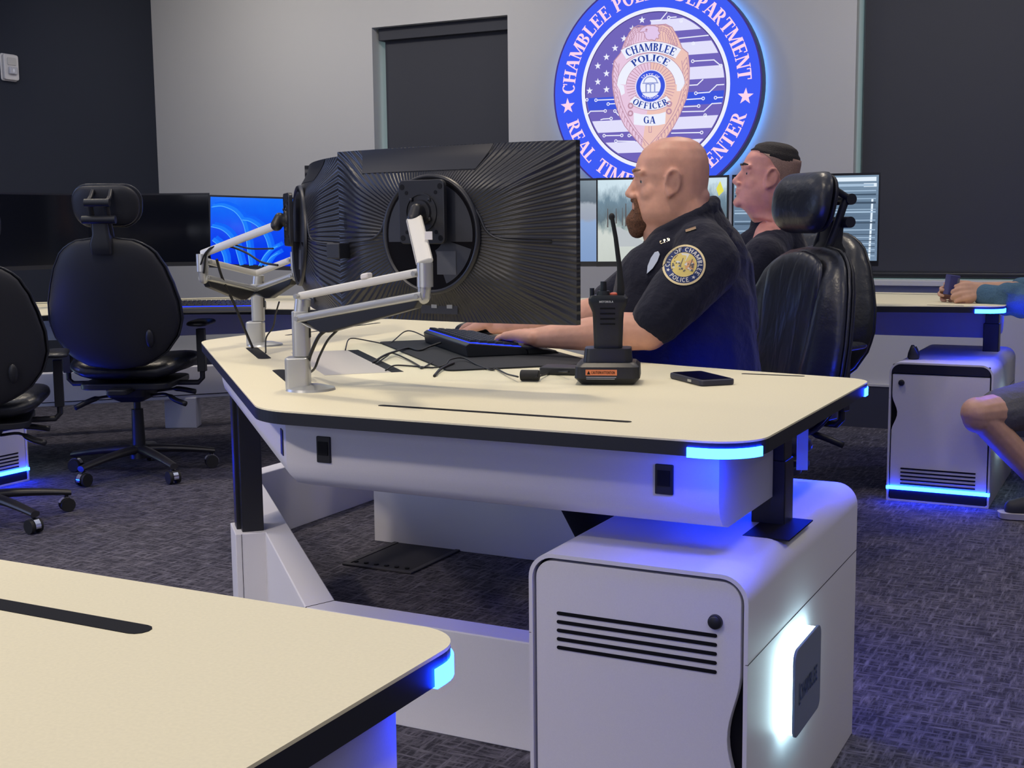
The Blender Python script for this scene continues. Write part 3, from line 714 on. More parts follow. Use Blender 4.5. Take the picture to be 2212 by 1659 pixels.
def arcstroke(m, cx, cy, r, a0, a1, w, P, mi):
    stroke(m, [Z(cx+r*math.cos(rad(a0+(a1-a0)*k/24)), cy-r*math.sin(rad(a0+(a1-a0)*k/24))) for k in range(25)], w, P, mi)
m = MB(); P = SP(3.2); P4 = SP(3.7)
arcband(m, 1045, 986, 448, 562, 58, 122, P, 0)                 # CHAMBLEE banner
arcband(m, 1045, 880, 242, 336, 4, 176, P, 0)                   # POLICE banner
poly(m, [Z(*p) for p in ((705, 850), (780, 870), (790, 950), (755, 975), (730, 900))], P, 0)
poly(m, [Z(*p) for p in ((1385, 830), (1300, 860), (1300, 930), (1335, 930), (1365, 880))], P, 0)
arcband(m, 1045, 795, 238, 330, 230, 310, P, 0)                 # OFFICER banner
poly(m, [Z(*p) for p in ((878, 1150), (960, 1168), (1045, 1170), (1130, 1160), (1195, 1140), (1190, 1262), (1120, 1278), (1045, 1284), (960, 1282), (880, 1272))], P, 0)
for args in ((1045, 986, 448, 58, 122), (1045, 986, 562, 58, 122), (1045, 880, 242, 4, 176), (1045, 880, 336, 4, 176), (1045, 795, 238, 230, 310), (1045, 795, 330, 230, 310)): arcstroke(m, *args, .005, P4, 1)
for x, y in ((848, 1080), (1228, 1060), (846, 1158), (1226, 1135)): disc(m, Z(x, y), .014, .028, P4, 16, 1)
m.build('banners', [s_wh, s_brown], sign)
m = MB(); P = SP(4.4)
disc(m, Z(1045, 880), 0, .146, SP(3.9), 40, 0); disc(m, Z(1045, 880), .098, .138, P, 40, 1); disc(m, Z(1045, 880), .0, .098, P, 40, 2)
P5 = SP(5)
for x in (1003, 1045, 1087): stroke(m, [Z(x, 860), Z(x, 940)], .012, P5, 3)
arcstroke(m, 1045, 850, 66, 10, 170, .010, P5, 3); stroke(m, [Z(970, 850), Z(1120, 846)], .010, P5, 3); stroke(m, [Z(965, 945), Z(1125, 940)], .010, P5, 3)
arcstroke(m, 1022, 880, 22, 0, 180, .008, P5, 3); arcstroke(m, 1068, 878, 22, 0, 180, .008, P5, 3)
m.build('state_seal', [s_pale, s_line, s_wh, s_grey], sign)
m = MB(); PL = SP(5.2)
def zarc(s, cx, cy, r, h, a0, a1, mi, sans=False, inward=False):
    text_arc(m, s, lambda x, y: PL(*Z(cx+x, cy-y)), r, h, a0, a1, sans, mi, inward)
zarc('CHAMBLEE', 1045, 986, 503, 80, 119, 61, 0); m.build('banner_lettering', [s_navy, s_pale], sign); m = MB()
zarc('POLICE', 1045, 880, 288, 68, 129, 51, 0); m.build('banner_lettering', [s_navy, s_pale], sign); m = MB()
zarc('OFFICER', 1045, 795, 285, 64, 234, 306, 0, inward=True); m.build('banner_lettering', [s_navy, s_pale], sign); m = MB()
text_line(m, 'GA', lambda x, y: PL(*Z(1036+x, 1224-y+.0*x)), 74, wx=.95, mi=0); m.build('banner_lettering', [s_navy, s_pale], sign); m = MB()
zarc('STATE OF', 1045, 880, 119, 24, 138, 42, 1, True); zarc('GEORGIA', 1045, 880, 119, 24, 228, 312, 1, True, True)
m.build('seal_lettering', [s_navy, s_pale], sign)
m = MB(); P = SP(2)
text_arc(m, 'CHAMBLEE POLICE DEPARTMENT', P, .845, .125, 180.5, 1.5)
text_arc(m, 'REAL TIME CRIME CENTER', P, .845, .125, 197, 343, inward=True)
star(m, (.86*math.cos(rad(187.4)), .86*math.sin(rad(187.4))), .075, P, rot=93); star(m, (.86*math.cos(rad(-7.6)), .86*math.sin(rad(-7.6))), .075, P, rot=87)
m.build('ring_lettering', s_pink, sign)

# ------------------------------------------------------------ cabinets
def plate_text(t, w):
    m = MB(); text_line(m, 'CHAMBLEE', lambda x, y: Vector((w+.0312, .278+x, .300+y)), .030, width=.125, sans=True)
    stroke(m, [(-.066, .020), (-.066, -.018), (-.058, -.018)], .003, lambda x, y: Vector((w+.0312, .278+x, .300+y)))
    m.build('plate_lettering', mat('plate_blue_lettering', (.03, .07, .20), .4), [c for c in t.children if c.name.startswith('logo_plate')][0])
c1, w_ = cabinet('white cabinet nearest the camera, five vent slots, round knob and glowing side plate', (-.952, 1.900, 0)); plate_text(c1, w_)
c2, _ = cabinet('white cabinet with black top band and blue strip, under the far right desk', (-.955, 5.13, 0), style='far'); plate_text(c2, _)
c3, _ = cabinet('plain white cabinet seen end on beneath the rear wing of the main desk', (-1.665, 3.695, 0), rad(90), style='far', side_plate=False)
c4, _ = cabinet('white cabinet with a blue light strip at far left, behind the cropped chair', (-4.49, 3.575, 0), rad(90), style='far', side_plate=True); plate_text(c4, _)
# ------------------------------------------------------------ monitors
def PZ(px, py, z):
    """point of the horizontal plane z seen at a pixel"""
    d = _f + _rr*((px-1106)/F_PX) + _dd*((py-829.5)/F_PX)
    return Vector((0, 0, CAM_H)) + d*((z-CAM_H)/d.z)
def ribbed():
    m = bpy.data.materials.new('ribbed_back'); m.use_nodes = True; nt = m.node_tree; b = nt.nodes['Principled BSDF']
    b.inputs['Base Color'].default_value = (.014, .015, .02, 1); b.inputs['Roughness'].default_value = .36; b.inputs['Specular IOR Level'].default_value = .6
    tc = nt.nodes.new('ShaderNodeTexCoord'); sp = nt.nodes.new('ShaderNodeSeparateXYZ'); nt.links.new(tc.outputs['Object'], sp.inputs[0])
    at = nt.nodes.new('ShaderNodeMath'); at.operation = 'ARCTAN2'; nt.links.new(sp.outputs['Z'], at.inputs[0]); nt.links.new(sp.outputs['X'], at.inputs[1])
    mu = nt.nodes.new('ShaderNodeMath'); mu.operation = 'MULTIPLY'; mu.inputs[1].default_value = 132; nt.links.new(at.outputs[0], mu.inputs[0])
    si = nt.nodes.new('ShaderNodeMath'); si.operation = 'SINE'; nt.links.new(mu.outputs[0], si.inputs[0])
    bp = nt.nodes.new('ShaderNodeBump'); bp.inputs['Strength'].default_value = .95; bp.inputs['Distance'].default_value = .0011
    nt.links.new(si.outputs[0], bp.inputs['Height']); nt.links.new(bp.outputs[0], b.inputs['Normal'])
    return m
m_rib = ribbed()
m_mon = mat('monitor_plastic', (.014, .015, .02), .38, spec=.55)
m_mon2 = mat('monitor_inner_plastic', (.022, .025, .036), .5)
def screen_off():
    return mat('screen_glass_off', (.004, .005, .009), .12, spec=.6)
def screen_mat(name, stops, scale=(6, 1, 14), amt=.5, strength=.8):
    """lit screen: colours running up the picture, broken by noise"""
    m = bpy.data.materials.new(name); m.use_nodes = True; nt = m.node_tree; b = nt.nodes['Principled BSDF']
    b.inputs['Base Color'].default_value = (.002, .002, .003, 1); b.inputs['Roughness'].default_value = .15
    tc = nt.nodes.new('ShaderNodeTexCoord'); sp = nt.nodes.new('ShaderNodeSeparateXYZ'); nt.links.new(tc.outputs['Object'], sp.inputs[0])
    mp = nt.nodes.new('ShaderNodeMapping'); mp.inputs['Scale'].default_value = scale; nt.links.new(tc.outputs['Object'], mp.inputs[0])
    n = nt.nodes.new('ShaderNodeTexNoise'); n.inputs['Scale'].default_value = 3; n.inputs['Detail'].default_value = 8; n.inputs['Roughness'].default_value = .7
    nt.links.new(mp.outputs[0], n.inputs['Vector'])
    a = nt.nodes.new('ShaderNodeMath'); a.operation = 'MULTIPLY_ADD'; a.inputs[1].default_value = 1/.34; a.inputs[2].default_value = .5-amt*.5
    nt.links.new(sp.outputs['Z'], a.inputs[0])
    c = nt.nodes.new('ShaderNodeMath'); c.operation = 'MULTIPLY_ADD'; c.inputs[1].default_value = amt; nt.links.new(n.outputs['Fac'], c.inputs[0]); nt.links.new(a.outputs[0], c.inputs[2])
    r = nt.nodes.new('ShaderNodeValToRGB'); nt.links.new(c.outputs[0], r.inputs[0])
    while len(r.color_ramp.elements) < len(stops): r.color_ramp.elements.new(.5)
    for e, (p, col) in zip(r.color_ramp.elements, stops): e.position = p; e.color = srgb(*col)
    nt.links.new(r.outputs[0], b.inputs['Emission Color']); b.inputs['Emission Strength'].default_value = strength
    return m
MW, MH, MR = .613, .365, 1.5
yc = lambda x: x*x/(2*MR)
def monitor(label, center, yaw, screen, pitch=0, roll=0, back=True, group=None):
    t = thing('monitor', label, 'monitor', center, 0, group); t.rotation_euler = (pitch, roll, yaw)
    NX, NZ = 44, 28
    def grid(yf, w=MW, h=MH, nx=NX, nz=NZ):
        return [[Vector(((i/nx-.5)*w, yf((i/nx-.5)*w, (j/nz-.5)*h), (j/nz-.5)*h)) for i in range(nx+1)] for j in range(nz+1)]
    def thick(x, z):
        e = min(MW/2-abs(x), (MH/2-abs(z))*1.25); s_ = max(0, min(1, e/.125)); s_ = s_*s_*(3-2*s_)
        return .012+.040*s_
    F = grid(lambda x, z: yc(x)+.004); B = grid(lambda x, z: yc(x)-thick(x, z))
    m = MB(); vs = [v for r in F for v in r]+[v for r in B for v in r]; K = (NX+1)*(NZ+1); fs = []
    for j in range(NZ):
        for i in range(NX):
            a = j*(NX+1)+i; fs.append((a, a+NX+1, a+NX+2, a+1)); fs.append((K+a, K+a+1, K+a+NX+2, K+a+NX+1))
    for i in range(NX): fs.append((i, i+1, K+i+1, K+i)); a = NZ*(NX+1)+i; fs.append((a, K+a, K+a+1, a+1))
    for j in range(NZ): a = j*(NX+1); fs.append((a, K+a, K+a+NX+1, a+NX+1)); a += NX; fs.append((a, a+NX+1, K+a+NX+1, K+a))
    m.add(vs, fs); m.build('housing', m_rib if back else m_mon, t, auto=True)
    # screen
    S = [[Vector(((i/24-.5)*(MW-.014), yc((i/24-.5)*(MW-.014))+.0048, (j/2-.5)*(MH-.03)+.006)) for i in range(25)] for j in range(3)]
    m = MB(); m.add([v for r in S for v in r], [(j*25+i, j*25+i+1, (j+1)*25+i+1, (j+1)*25+i) for j in range(2) for i in range(24)])
    m.build('screen', screen, t, smooth=True)
    if back:
        def surf(x, z, off): return Vector((x, yc(x)-thick(x, z)-off, z))
        # smooth strip along the top and wing-shaped ribs border
        m = MB(); poly2 = [(-.225, MH/2-.001), (.13, MH/2-.001), (.10, MH/2-.05), (-.205, MH/2-.05)]
        n = 20; vs = []; fs = []
        for k in range(n+1):
            for l in range(5):
                f = l/4; x = (poly2[0][0]*(1-f)+poly2[3][0]*f)*(1-k/n)+(poly2[1][0]*(1-f)+poly2[2][0]*f)*k/n
                vs.append(surf(x, poly2[0][1]-.05*f, .0012))
        for k in range(n):
            for l in range(4): a = k*5+l; fs.append((a, a+5, a+6, a+1))
        m.add(vs, fs); m.build('smooth_panel', m_mon, t, smooth=True)
        # circular stand recess
        R_ = .120; y0 = -.053
        rg = lambda r, y, n=56: [Vector((r*math.cos(2*PI*k/n), y, r*math.sin(2*PI*k/n))) for k in range(n)]
        rim = MB().loft([rg(R_+.004, y0+.004), rg(R_+.002, y0-.0035), rg(R_-.003, y0-.004), rg(R_-.008, y0+.002)], cap=False).build('recess_rim', m_mon, t, smooth=True)
        MB().loft([rg(R_-.006, y0-.0005), rg(.001, y0-.0005)], cap=False).build('recess_floor', m_hole, t)
        up = [Vector(((R_-.012)*math.cos(a), y0-.0016, (R_-.012)*math.sin(a))) for a in [rad(-8+196*k/30) for k in range(31)]]
        m = MB(); m.add(up, [tuple(range(31))]); m.build('recess_cover', m_mon2, t)
        lo = [Vector((r*math.cos(a), y0-.0014, r*math.sin(a))) for r, aa in ((R_-.012, range(31)), (.035, range(30, -1, -1))) for a in [rad(292+52*k/30) for k in aa]]
        m = MB(); m.add(lo, [tuple(range(62))]); m.build('lower_cover', m_mon2, t)
        m = MB(); m.add([Vector((x, y0-.0022, z)) for x, z in ((.018, -.082), (.066, -.082), (.066, -.034), (.018, -.034))], [(0, 1, 2, 3)])
        m.build('rating_label', mat('dark_label', (.06, .065, .08), .5), t)
        # sweeping crease each side of the ring
        for s_ in (-1, 1):
            pts = [(s_*R_*math.cos(rad(42)), R_*math.sin(rad(42))), (s_*.118, .04), (s_*.135, .008), (s_*.16, -.008), (s_*.20, -.013), (s_*.262, -.016)]
            MB().tube([surf(q.x, q.y, -.0005) for q in bez([Vector(p) for p in pts], 30)], [.0042]*8+[.0034]*12+[.0022]*7+[.0008]*10 if False else .0030, 6).build('crease_line', m_mon, t, smooth=True)
        for x in (-.022, .018): MB().box((x, surf(x, -.148, 0).y-.001, -.154), (x+.014, surf(x, -.148, 0).y+.003, -.142)).build('port', mat('port_metal', (.55, .58, .6), .3, .7), t)
        m = MB(); m.box((-.05, surf(0, -.15, 0).y-.0005, -.166), (.045, surf(0, -.15, 0).y+.001, -.134)); m.build('port_bay', m_mon2, t)
        # pull tab on the inner edge
        m = MB(); m.box((-.300, -.035, -.052), (-.262, .004, -.018)).build('joystick_cover', m_mon2, t, bevel=.003)
        m = MB(); xs = -.285
        L = [(0, .018), (0, -.012), (.006, -.018), (.012, -.012), (.012, .012), (.006, .018)]
        stroke(m, [(xs+a, .03+b) for a, b in L+[L[0]]]+[], .0016, lambda u, v: surf(u, v, .0015)); stroke(m, [(xs+.006, .046), (xs+.006, .014)], .0016, lambda u, v: surf(u, v, .0015))
        m.build('emblem', m_slat, t)
    return t
map_scr = screen_mat('map_screen', [(0, (120, 150, 190)), (.4, (170, 190, 205)), (.6, (220, 226, 230)), (1, (150, 190, 160))], (9, 1, 9), 1.0, 1.0)
mon_main = monitor('big curved black monitor with ribbed back and round recess, nearest on the main desk', (-1.346, 2.31, 1.10), rad(-5.8), map_scr)
mon_mid = monitor('curved black monitor angled away, seen edge on at the left of the nearest monitor', (-1.868, 2.590, 1.095), rad(-46), map_scr, pitch=rad(-1.5))
mon_far = monitor('third monitor of the main desk, hidden behind the nearest ribbed monitor', (-2.135, 3.13, 1.10), rad(-84), map_scr)
def between(a, b, z, up=0):
    c = (a+b)/2; d = (a-b); return (c.x, c.y, z), math.atan2(d.y, d.x)
# far right station, screens towards us
scr_trees = screen_mat('winter_street_screen', [(0, (196, 203, 196)), (.36, (206, 212, 205)), (.47, (150, 165, 165)), (.55, (95, 112, 122)), (.75, (110, 135, 152)), (.95, (205, 225, 235))], (10, 1, 4), .42, 1.0)
scr_road = screen_mat('grey_road_screen', [(0, (124, 152, 196)), (.5, (140, 166, 205)), (.55, (150, 158, 176)), (.72, (160, 168, 180)), (.76, (90, 104, 118)), (1, (120, 136, 148))], (6, 1, 5), .12, 1.0)
scr_lou = screen_mat('louvre_screen', [(0, (122, 146, 172)), (.5, (96, 118, 142)), (1, (118, 142, 165))], (1, 1, 20), .8, 1.0)
d_ = lambda px, d: W(px, 480, d)
for a, b, da, db, scr, lb in ((1000, 1291, 5.30, 5.30, scr_road, 'far monitor showing a grey road, half hidden behind the ribbed monitor'),
                              (1293, 1576, 5.28, 5.10, scr_trees, 'far monitor showing a leafless street, behind the bald officer'),
                              (1580, 1897, 5.08, 5.00, scr_lou, 'far monitor showing striped shutters, behind the empty headrest at right')):
    c, yw = between(d_(b, db), d_(a, da), 1.125); c = (c[0], c[1], 1.122)
    mo = monitor(lb, c, yw+PI, scr, back=False, roll=0)
    mo.scale = (((d_(b, db)-d_(a, da)).to_2d().length)/MW, 1, 1)
    if scr is scr_lou:
        m = MB(); Pq = lambda u, v: Vector((-u, yc(u)+.0056, v)); li = 0
        for v, h, i in ((.158, .016, 0), (.135, .010, 1), (.113, .004, 1), (.098, .006, 2), (.082, .003, 1), (.066, .008, 2), (.04, .003, 1), (.03, .006, 1), (-.002, .003, 1), (-.012, .006, 2), (-.04, .004, 1), (-.058, .003, 2), (-.07, .003, 1), (-.082, .003, 2), (-.094, .003, 1), (-.106, .003, 2), (-.118, .003, 1), (-.13, .003, 2), (-.142, .003, 1)):
            for k in range(10):
                u0, u1 = -.295+.585*k/10, -.295+.585*(k+1)/10
                m.add([Pq(u0, v-h/2), Pq(u1, v-h/2), Pq(u1, v+h/2), Pq(u0, v+h/2)], [(0, 1, 2, 3)], None, i)
        m.add([Pq(.272, .08), Pq(.280, .08), Pq(.272, -.16), Pq(.264, -.16)], [(0, 1, 2, 3)], None, 0)
        m.add([Pq(.24, .128), Pq(.292, .128), Pq(.292, .142), Pq(.24, .142)], [(0, 1, 2, 3)], None, 0)
        m.build('screen_picture', [E_('lv_white', (226, 240, 252)), E_('lv_pale', (165, 190, 214)), E_('lv_dark', (66, 84, 104))], [c for c in mo.children if c.name.startswith('screen')][0])
    if scr is scr_trees:
        m = MB(); Pq = lambda u, v: Vector((-u, yc(u)+.0056, v)); rnd = random.Random(3)
        for k in range(26):
            u = -.25+.5*k/26+rnd.uniform(-.008, .008); h = rnd.uniform(.05, .1); z0 = rnd.uniform(-.03, -.005); w = rnd.uniform(.0015, .004)
            m.add([Pq(u-w, z0), Pq(u+w, z0), Pq(u+w*.5, z0+h), Pq(u-w*.5, z0+h)], [(0, 1, 2, 3)], None, 0)
        m.add([Pq(-.24, -.02), Pq(-.20, -.02), Pq(-.05, -.10), Pq(-.20, -.10)], [(0, 1, 2, 3)], None, 1)
        m.add([Pq(.262, .10), Pq(.285, .12), Pq(.268, .16), Pq(.25, .13)], [(0, 1, 2, 3)], None, 2)
        m.add([Pq(.20, -.17), Pq(.285, -.17), Pq(.285, -.06), Pq(.20, -.04)], [(0, 1, 2, 3)], None, 3)
        m.build('screen_picture', [E_('tr_trunk', (92, 84, 84)), E_('tr_road', (186, 192, 196)), E_('tr_yellow', (226, 222, 90)), E_('tr_house', (150, 190, 226))], [c for c in mo.children if c.name.startswith('screen')][0])
# far left station : two dark monitors and one lit blue
scr_blue = screen_mat('blue_wallpaper_screen', [(0, (0, 40, 225)), (.5, (0, 70, 240)), (1, (10, 110, 250))], (3, 1, 2), .5, 1.0)
spec = ((-75, 186, 5.75, 6.28, screen_off(), 'dark glossy monitor at the far left edge with a blue reflection', 1.108, 0),
        (188, 455, 6.28, 6.42, screen_off(), 'dark switched off monitor directly behind the headrest of the middle chair', 1.108, 0),
        (457, 722, 6.42, 6.30, scr_blue, 'far left monitor showing a bright blue wallpaper', 1.085, 2.4))
for a, b, da, db, scr, lb, z, rl in spec:
    c, yw = between(d_(b, db), d_(a, da), z)
    mo = monitor(lb, c, yw+PI, scr, back=False, roll=rad(-rl))
    mo.scale = (((d_(b, db)-d_(a, da)).to_2d().length)/MW, 1, 1)
    if scr is scr_blue:
        m = MB(); Pq = lambda u, v: Vector((-u, yc(u)+.0056, v))
        zz = lambda x, y: (-.30+(x-233)/1046*.6, .17-(y-500)/560*.335)
        clip = lambda L: [(max(-.298, min(.298, u)), max(-.165, min(.172, v))) for u, v in L]
        arcs = ([(245, 580), (300, 570), (350, 575), (430, 610), (490, 680), (520, 760), (535, 860), (548, 960), (562, 1062)], [(240, 745), (320, 765), (385, 815), (430, 890), (455, 970), (480, 1062)],
                [(640, 1062), (680, 985), (735, 925), (800, 890)], [(500, 680), (560, 690), (640, 740), (700, 830), (730, 930)], [(250, 860), (300, 905), (340, 990), (350, 1062)], [(690, 1062), (740, 990), (800, 950)])
        for i, A in enumerate(arcs):
            L = [(q.x, q.y) for q in bez([Vector(zz(*p)) for p in A], 24)]; L = clip(L)
            stroke(m, L, .0035, Pq, 0); stroke(m, clip([(u+.009, v+.006) for u, v in L]), .016, lambda u, v: Vector((-u, yc(u)+.0053, v)), 1); stroke(m, clip([(u+.022, v+.014) for u, v in L]), .020, lambda u, v: Vector((-u, yc(u)+.0050, v)), 2)
        m.build('screen_picture', [E_('wp_line', (84, 180, 255)), E_('wp_soft', (26, 124, 252)), E_('wp_soft_blue', (12, 100, 250))], [c for c in mo.children if c.name.startswith('screen')][0])

# ------------------------------------------------------------ monitor arms
def vesa(t, P, n, up=Vector((0, 0, 1))):
    """black mounting plate centred at P, n points out of the monitor's back"""
    x = up.cross(n).normalized()*-1; z = n.cross(x)*1.0; z = up
    T = frame(P, x, -n, z)
    T = (Matrix.Translation(t.location)).inverted() @ T
    pl = MB().prism(rrect(-.058, .058, -.064, .066, .012), -.004, .006, T=T, axis='y').build('mounting_plate', m_mon, t, bevel=.002)
    m = MB(); ringp = lambda r, y, n_=36: [T @ Vector((r*math.cos(2*PI*k/n_), y, r*math.sin(2*PI*k/n_)+.0)) for k in range(n_)]
    m.loft([ringp(.040, -.003), ringp(.040, -.0065), ringp(.036, -.0065), ringp(.036, -.003)], cap=False); m.loft([ringp(.026, -.004), ringp(.024, -.009), ringp(.001, -.009)], cap=False)
    m.build('pivot_ring', m_black, pl, smooth=False, auto=True)
    for sx_ in (-1, 1):
        for sz_ in (-1, 1):
            for a_, b_, r_ in ((.048, .052, .006), (.037, .040, .0042)): MB().cyl((sx_*a_, -.0045, sz_*b_), (sx_*a_, .001, sz_*b_), r_, n=14, T=T).build('mounting_hole', m_slat, pl)
        for sz_ in (-.5, 1): MB().ell((sx_*.023, -.007, sz_*.026), (.0042, .003, .0042), nu=10, nv=6, T=T).build('screw', m_blackm, pl, smooth=True)
    return T
def local(t, pts): return [Vector(p)-t.location for p in pts]
def beam(m, a, b, w, h, side, mi=0):
    """rounded bar a-b, w across, h tall"""
    a, b = Vector(a), Vector(b); d = (b-a).normalized(); s_ = side-d*side.dot(d); s_.normalize(); u = s_.cross(d)
    if u.z < 0: u = -u
    T = frame(a, d, s_, u); L = (b-a).length
    n = 16; ringy = lambda x: [T @ Vector((x, w/2*math.copysign(abs(math.cos(t))**.6, math.cos(t)), h/2*math.copysign(abs(math.sin(t))**.6, math.sin(t)))) for t in [2*PI*k/n for k in range(n)]]
    m.loft([ringy(0), ringy(L)], mi=mi); return m
def arm(t, base, top, J, P, n, paddle=True, clip=True):
    """desk post base->top, sprung link top->J, paddle J->P, tilt head and plate"""
    base, top, J, P = local(t, [base, top, J, P]); d = (J-top); side = Vector((0, 0, 1)).cross(d).normalized()
    up = Vector((0, 0, 1)); dn = d.normalized()
    m = MB(); beam(m, top+up*.012, J+up*.010, .015, .016, side); m.build('upper_link', m_silver2, t, auto=True)
    lo0, lo1 = top-up*.034, J-up*.036
    m = MB(); beam(m, lo0, lo1, .030, .018, side); m.build('spring_arm', m_silver, t, auto=True)
    g = [lo0+dn*.02-up*.008, lo1-dn*.006-up*.006, lo1-dn*.020-up*.022, lo0+dn*.085-up*.040, lo0+dn*.060-up*.036]
    m = MB(); m.loft([[v+side*.011 for v in g], [v-side*.011 for v in g]]); m.build('spring_cover', m_black, t, bevel=.003)
    g2 = [lo0-up*.004, lo0+dn*.065-up*.036, lo0+dn*.02-up*.018]
    m = MB(); m.loft([[v+side*.013 for v in g2], [v-side*.013 for v in g2]]); m.build('arm_shoulder', m_silver, t, bevel=.002)
    m = MB(); m.cyl(J-up*.020, J+up*.026, .0155, n=24); m.cap(J-up*.004, J-dn*.004-up*.040, .014, .012); m.build('elbow_joint', m_silver, t, auto=True)
    for q in (top+up*.012, lo0, J+up*.008-dn*.016, lo1-dn*.01): MB().cyl(q-side*.017, q+side*.017, .0052, n=12).build('pivot_pin', m_silver, t, auto=True)
    H = P-n*(-.020)
    a = J+up*.026; b = H-up*.012+n*.008
    s2 = up.cross(b-a); s2 = s2.normalized() if s2.length > 1e-3 else side
    m = MB(); dd = (b-a).normalized(); view = -_f; s2 = dd.cross(view).normalized()
    beam(m, a, b, .034 if paddle else .020, .013, s2); m.build('paddle_link', m_silver2, t, bevel=.0045, seg=3)
    m = MB(); m.cap(b, H+up*.006, .015, .013); m.cap(H, P+n*.004, .013, .017); m.build('tilt_head', m_black, t, remesh=.0025, sm=4)
    if clip:
        c = top+(J-top)*.55+up*.016; m = MB(); m.loft([[c+side*r*.9+dn*o+up*(.002+0) for r in (-.010, .010)]+[c+side*.010*.9+dn*o+up*.014, c-side*.010*.9+dn*o+up*.014] for o in (-.010, .010)])
        m.build('cable_clip', m_wplast, t, bevel=.004)
def foot(t, base, top, w=.052, disc=.052):
    base, top = local(t, [base, top]); f = Vector((math.cos(YAW), math.sin(YAW), 0)); bk = Vector((-math.sin(YAW), math.cos(YAW), 0))
    T = frame(base, f, bk, (0, 0, 1)); h = top.z-base.z
    MB().cyl((0, 0, 0), (0, 0, .005), disc, disc*.97, n=48, T=T).cyl((0, 0, .005), (0, 0, .011), disc*.95, disc*.5, n=48, T=T).build('desk_clamp_disc', m_silver, t, auto=True)
    MB().prism(rrect(-.050, .0, -.022, .022, .009), .0, .070, T=T).build('clamp_block', m_silver, t, bevel=.005)
    MB().prism(rrect(-.034, .002, -.017, .017, .011), .0705, h-.02, T=T).cyl((-.016, 0, h-.045), (-.010, 0, h+.006), .0165, n=24, T=T).build('column', m_silver, t, bevel=.002)
    MB().box((-.004, -.008, .11), (.0032, .008, h-.012), T=T).build('column_slot', m_slat, t)
armA = thing('monitor_stand', 'silver jointed monitor arm at the near corner of the main desk, holding the nearest monitor', 'monitor stand', PZ(671, 842, .78))
tA = W(650, 652, 2.60); foot(armA, PZ(671, 842, .78), tA)
nA = Vector((-.101, -.995, 0)); PA = Vector((-1.346, 2.31, 1.145))+nA*.078
arm(armA, None or PZ(671, 842, .78), tA+Vector((.0, 0, 0)), W(918, 597, 2.40), PA, nA); vesa(armA, PA+Vector((0, 0, 0)), nA)
m = MB(); m.add([v-armA.location for v in (W(916, 503, 2.455), W(935, 501, 2.455), W(935, 518, 2.455), W(917, 518, 2.455))], [(0, 1, 2, 3)])
m = MB(); c_ = W(926, 509, 2.452)-armA.location; m.box((-.009, -.001, -.008), (.009, .001, .008), T=Matrix.Translation(c_) @ Rz(rad(-5.8))); m.build('setting_tag', m_wplast, armA, bevel=.0008)
armB = thing('monitor_stand', 'silver twin monitor arm on the left corner of the main desk, before the blue screen', 'monitor stand', PZ(572, 746, .78))
bB = PZ(572, 746, .78); tB = W(553, 600, 3.56); foot(armB, bB, tB, disc=.052)
nB = Vector((-.72, -.694, 0)); PB = Vector((-1.868, 2.590, 1.135))+nB*.078
arm(armB, bB, tB, W(437, 570, 3.34), PB, nB, clip=False, paddle=False); vesa(armB, PB, nB)
nC = Vector((-.995, -.104, 0)); PC = Vector((-2.135, 3.13, 1.12))+nC*.078
arm(armB, bB, tB, W(640, 565, 3.40), PC, nC, clip=False, paddle=False); vesa(armB, PC, nC)

# ------------------------------------------------------------ things on the main desk
def w2l(t, p): return (Matrix.Translation(t.location) @ Rz(t.rotation_euler.z)).inverted() @ Vector(p)
mt = thing('desk_mat', 'large thin black desk mat under the keyboard of the bald officer', 'desk mat', (-1.615, 2.940, .78), rad(135))
MB().prism(rrect(-.39, .39, -.19, .19, .02), .0006, .004).build('mat', mat('mat_cloth', (.016, .017, .022), .8, noise=(200, .2)), mt)
def keyboard(label, loc, rz, s=1.0):
    t = thing('keyboard', label, 'keyboard', loc, rz)
    # local : x along the rows, -y the rear edge (raised), +y towards the typist
    prof = [(-.085, .000), (-.090, .030), (-.080, .036), (.065, .020), (.075, .012), (.078, .0)]
    m = MB(); m.loft([[Vector((x, y, z)) for y, z in prof] for x in (-.225, .225)]); m.build('case', m_black, t, bevel=.003)
    m = MB(); m.loft([[Vector((x, y, z)) for y, z in ((.0785, .0), (.0785, .013), (.10, .015), (.155, .008), (.165, 0))] for x in (-.222, .222)]); m.build('wrist_rest', m_rubber, t, bevel=.003)
    sl = lambda y: .036-(y+.08)*(.016/.145)
    m = MB(); m.loft([[Vector((x, y, sl(y)+.0012)) for y in (-.077, .060)]+[Vector((x, y, sl(y)+.0002)) for y in (.060, -.077)] for x in (-.219, .219)]); m.build('backlight', emit('key_glow', (.012, .03, 1), 3.0), t)
    m = MB(); rows = [(-.066, 20), (-.041, 21), (-.019, 21), (.003, 19), (.025, 20), (.047, 12)]
    for y, n in rows:
        x = -.216; w = .432/n
        for k in range(n):
            g = .0012; z0 = sl(y)+.003; a, b = x+g, x+w-g
            m.loft([[Vector((a, y-.0095, z0)), Vector((b, y-.0095, z0)), Vector((b, y+.0095, z0-.001)), Vector((a, y+.0095, z0-.001))],
                    [Vector((a+.0016, y-.007, z0+.0065)), Vector((b-.0016, y-.007, z0+.0065)), Vector((b-.0016, y+.007, z0+.0055)), Vector((a+.0016, y+.007, z0+.0055))]])
            x += w
    o = m.build('keycaps', m_black, t); o['kind'] = 'stuff'
    return t
kb1 = keyboard('black keyboard with blue backlight under the hand of the bald officer', (-1.665, 3.010, .784), rad(-45))
kb2 = keyboard('black keyboard with blue lit keys on the far left desk', tuple(W(460, 640, 5.72).xy)+(.745,), YAW+rad(182))
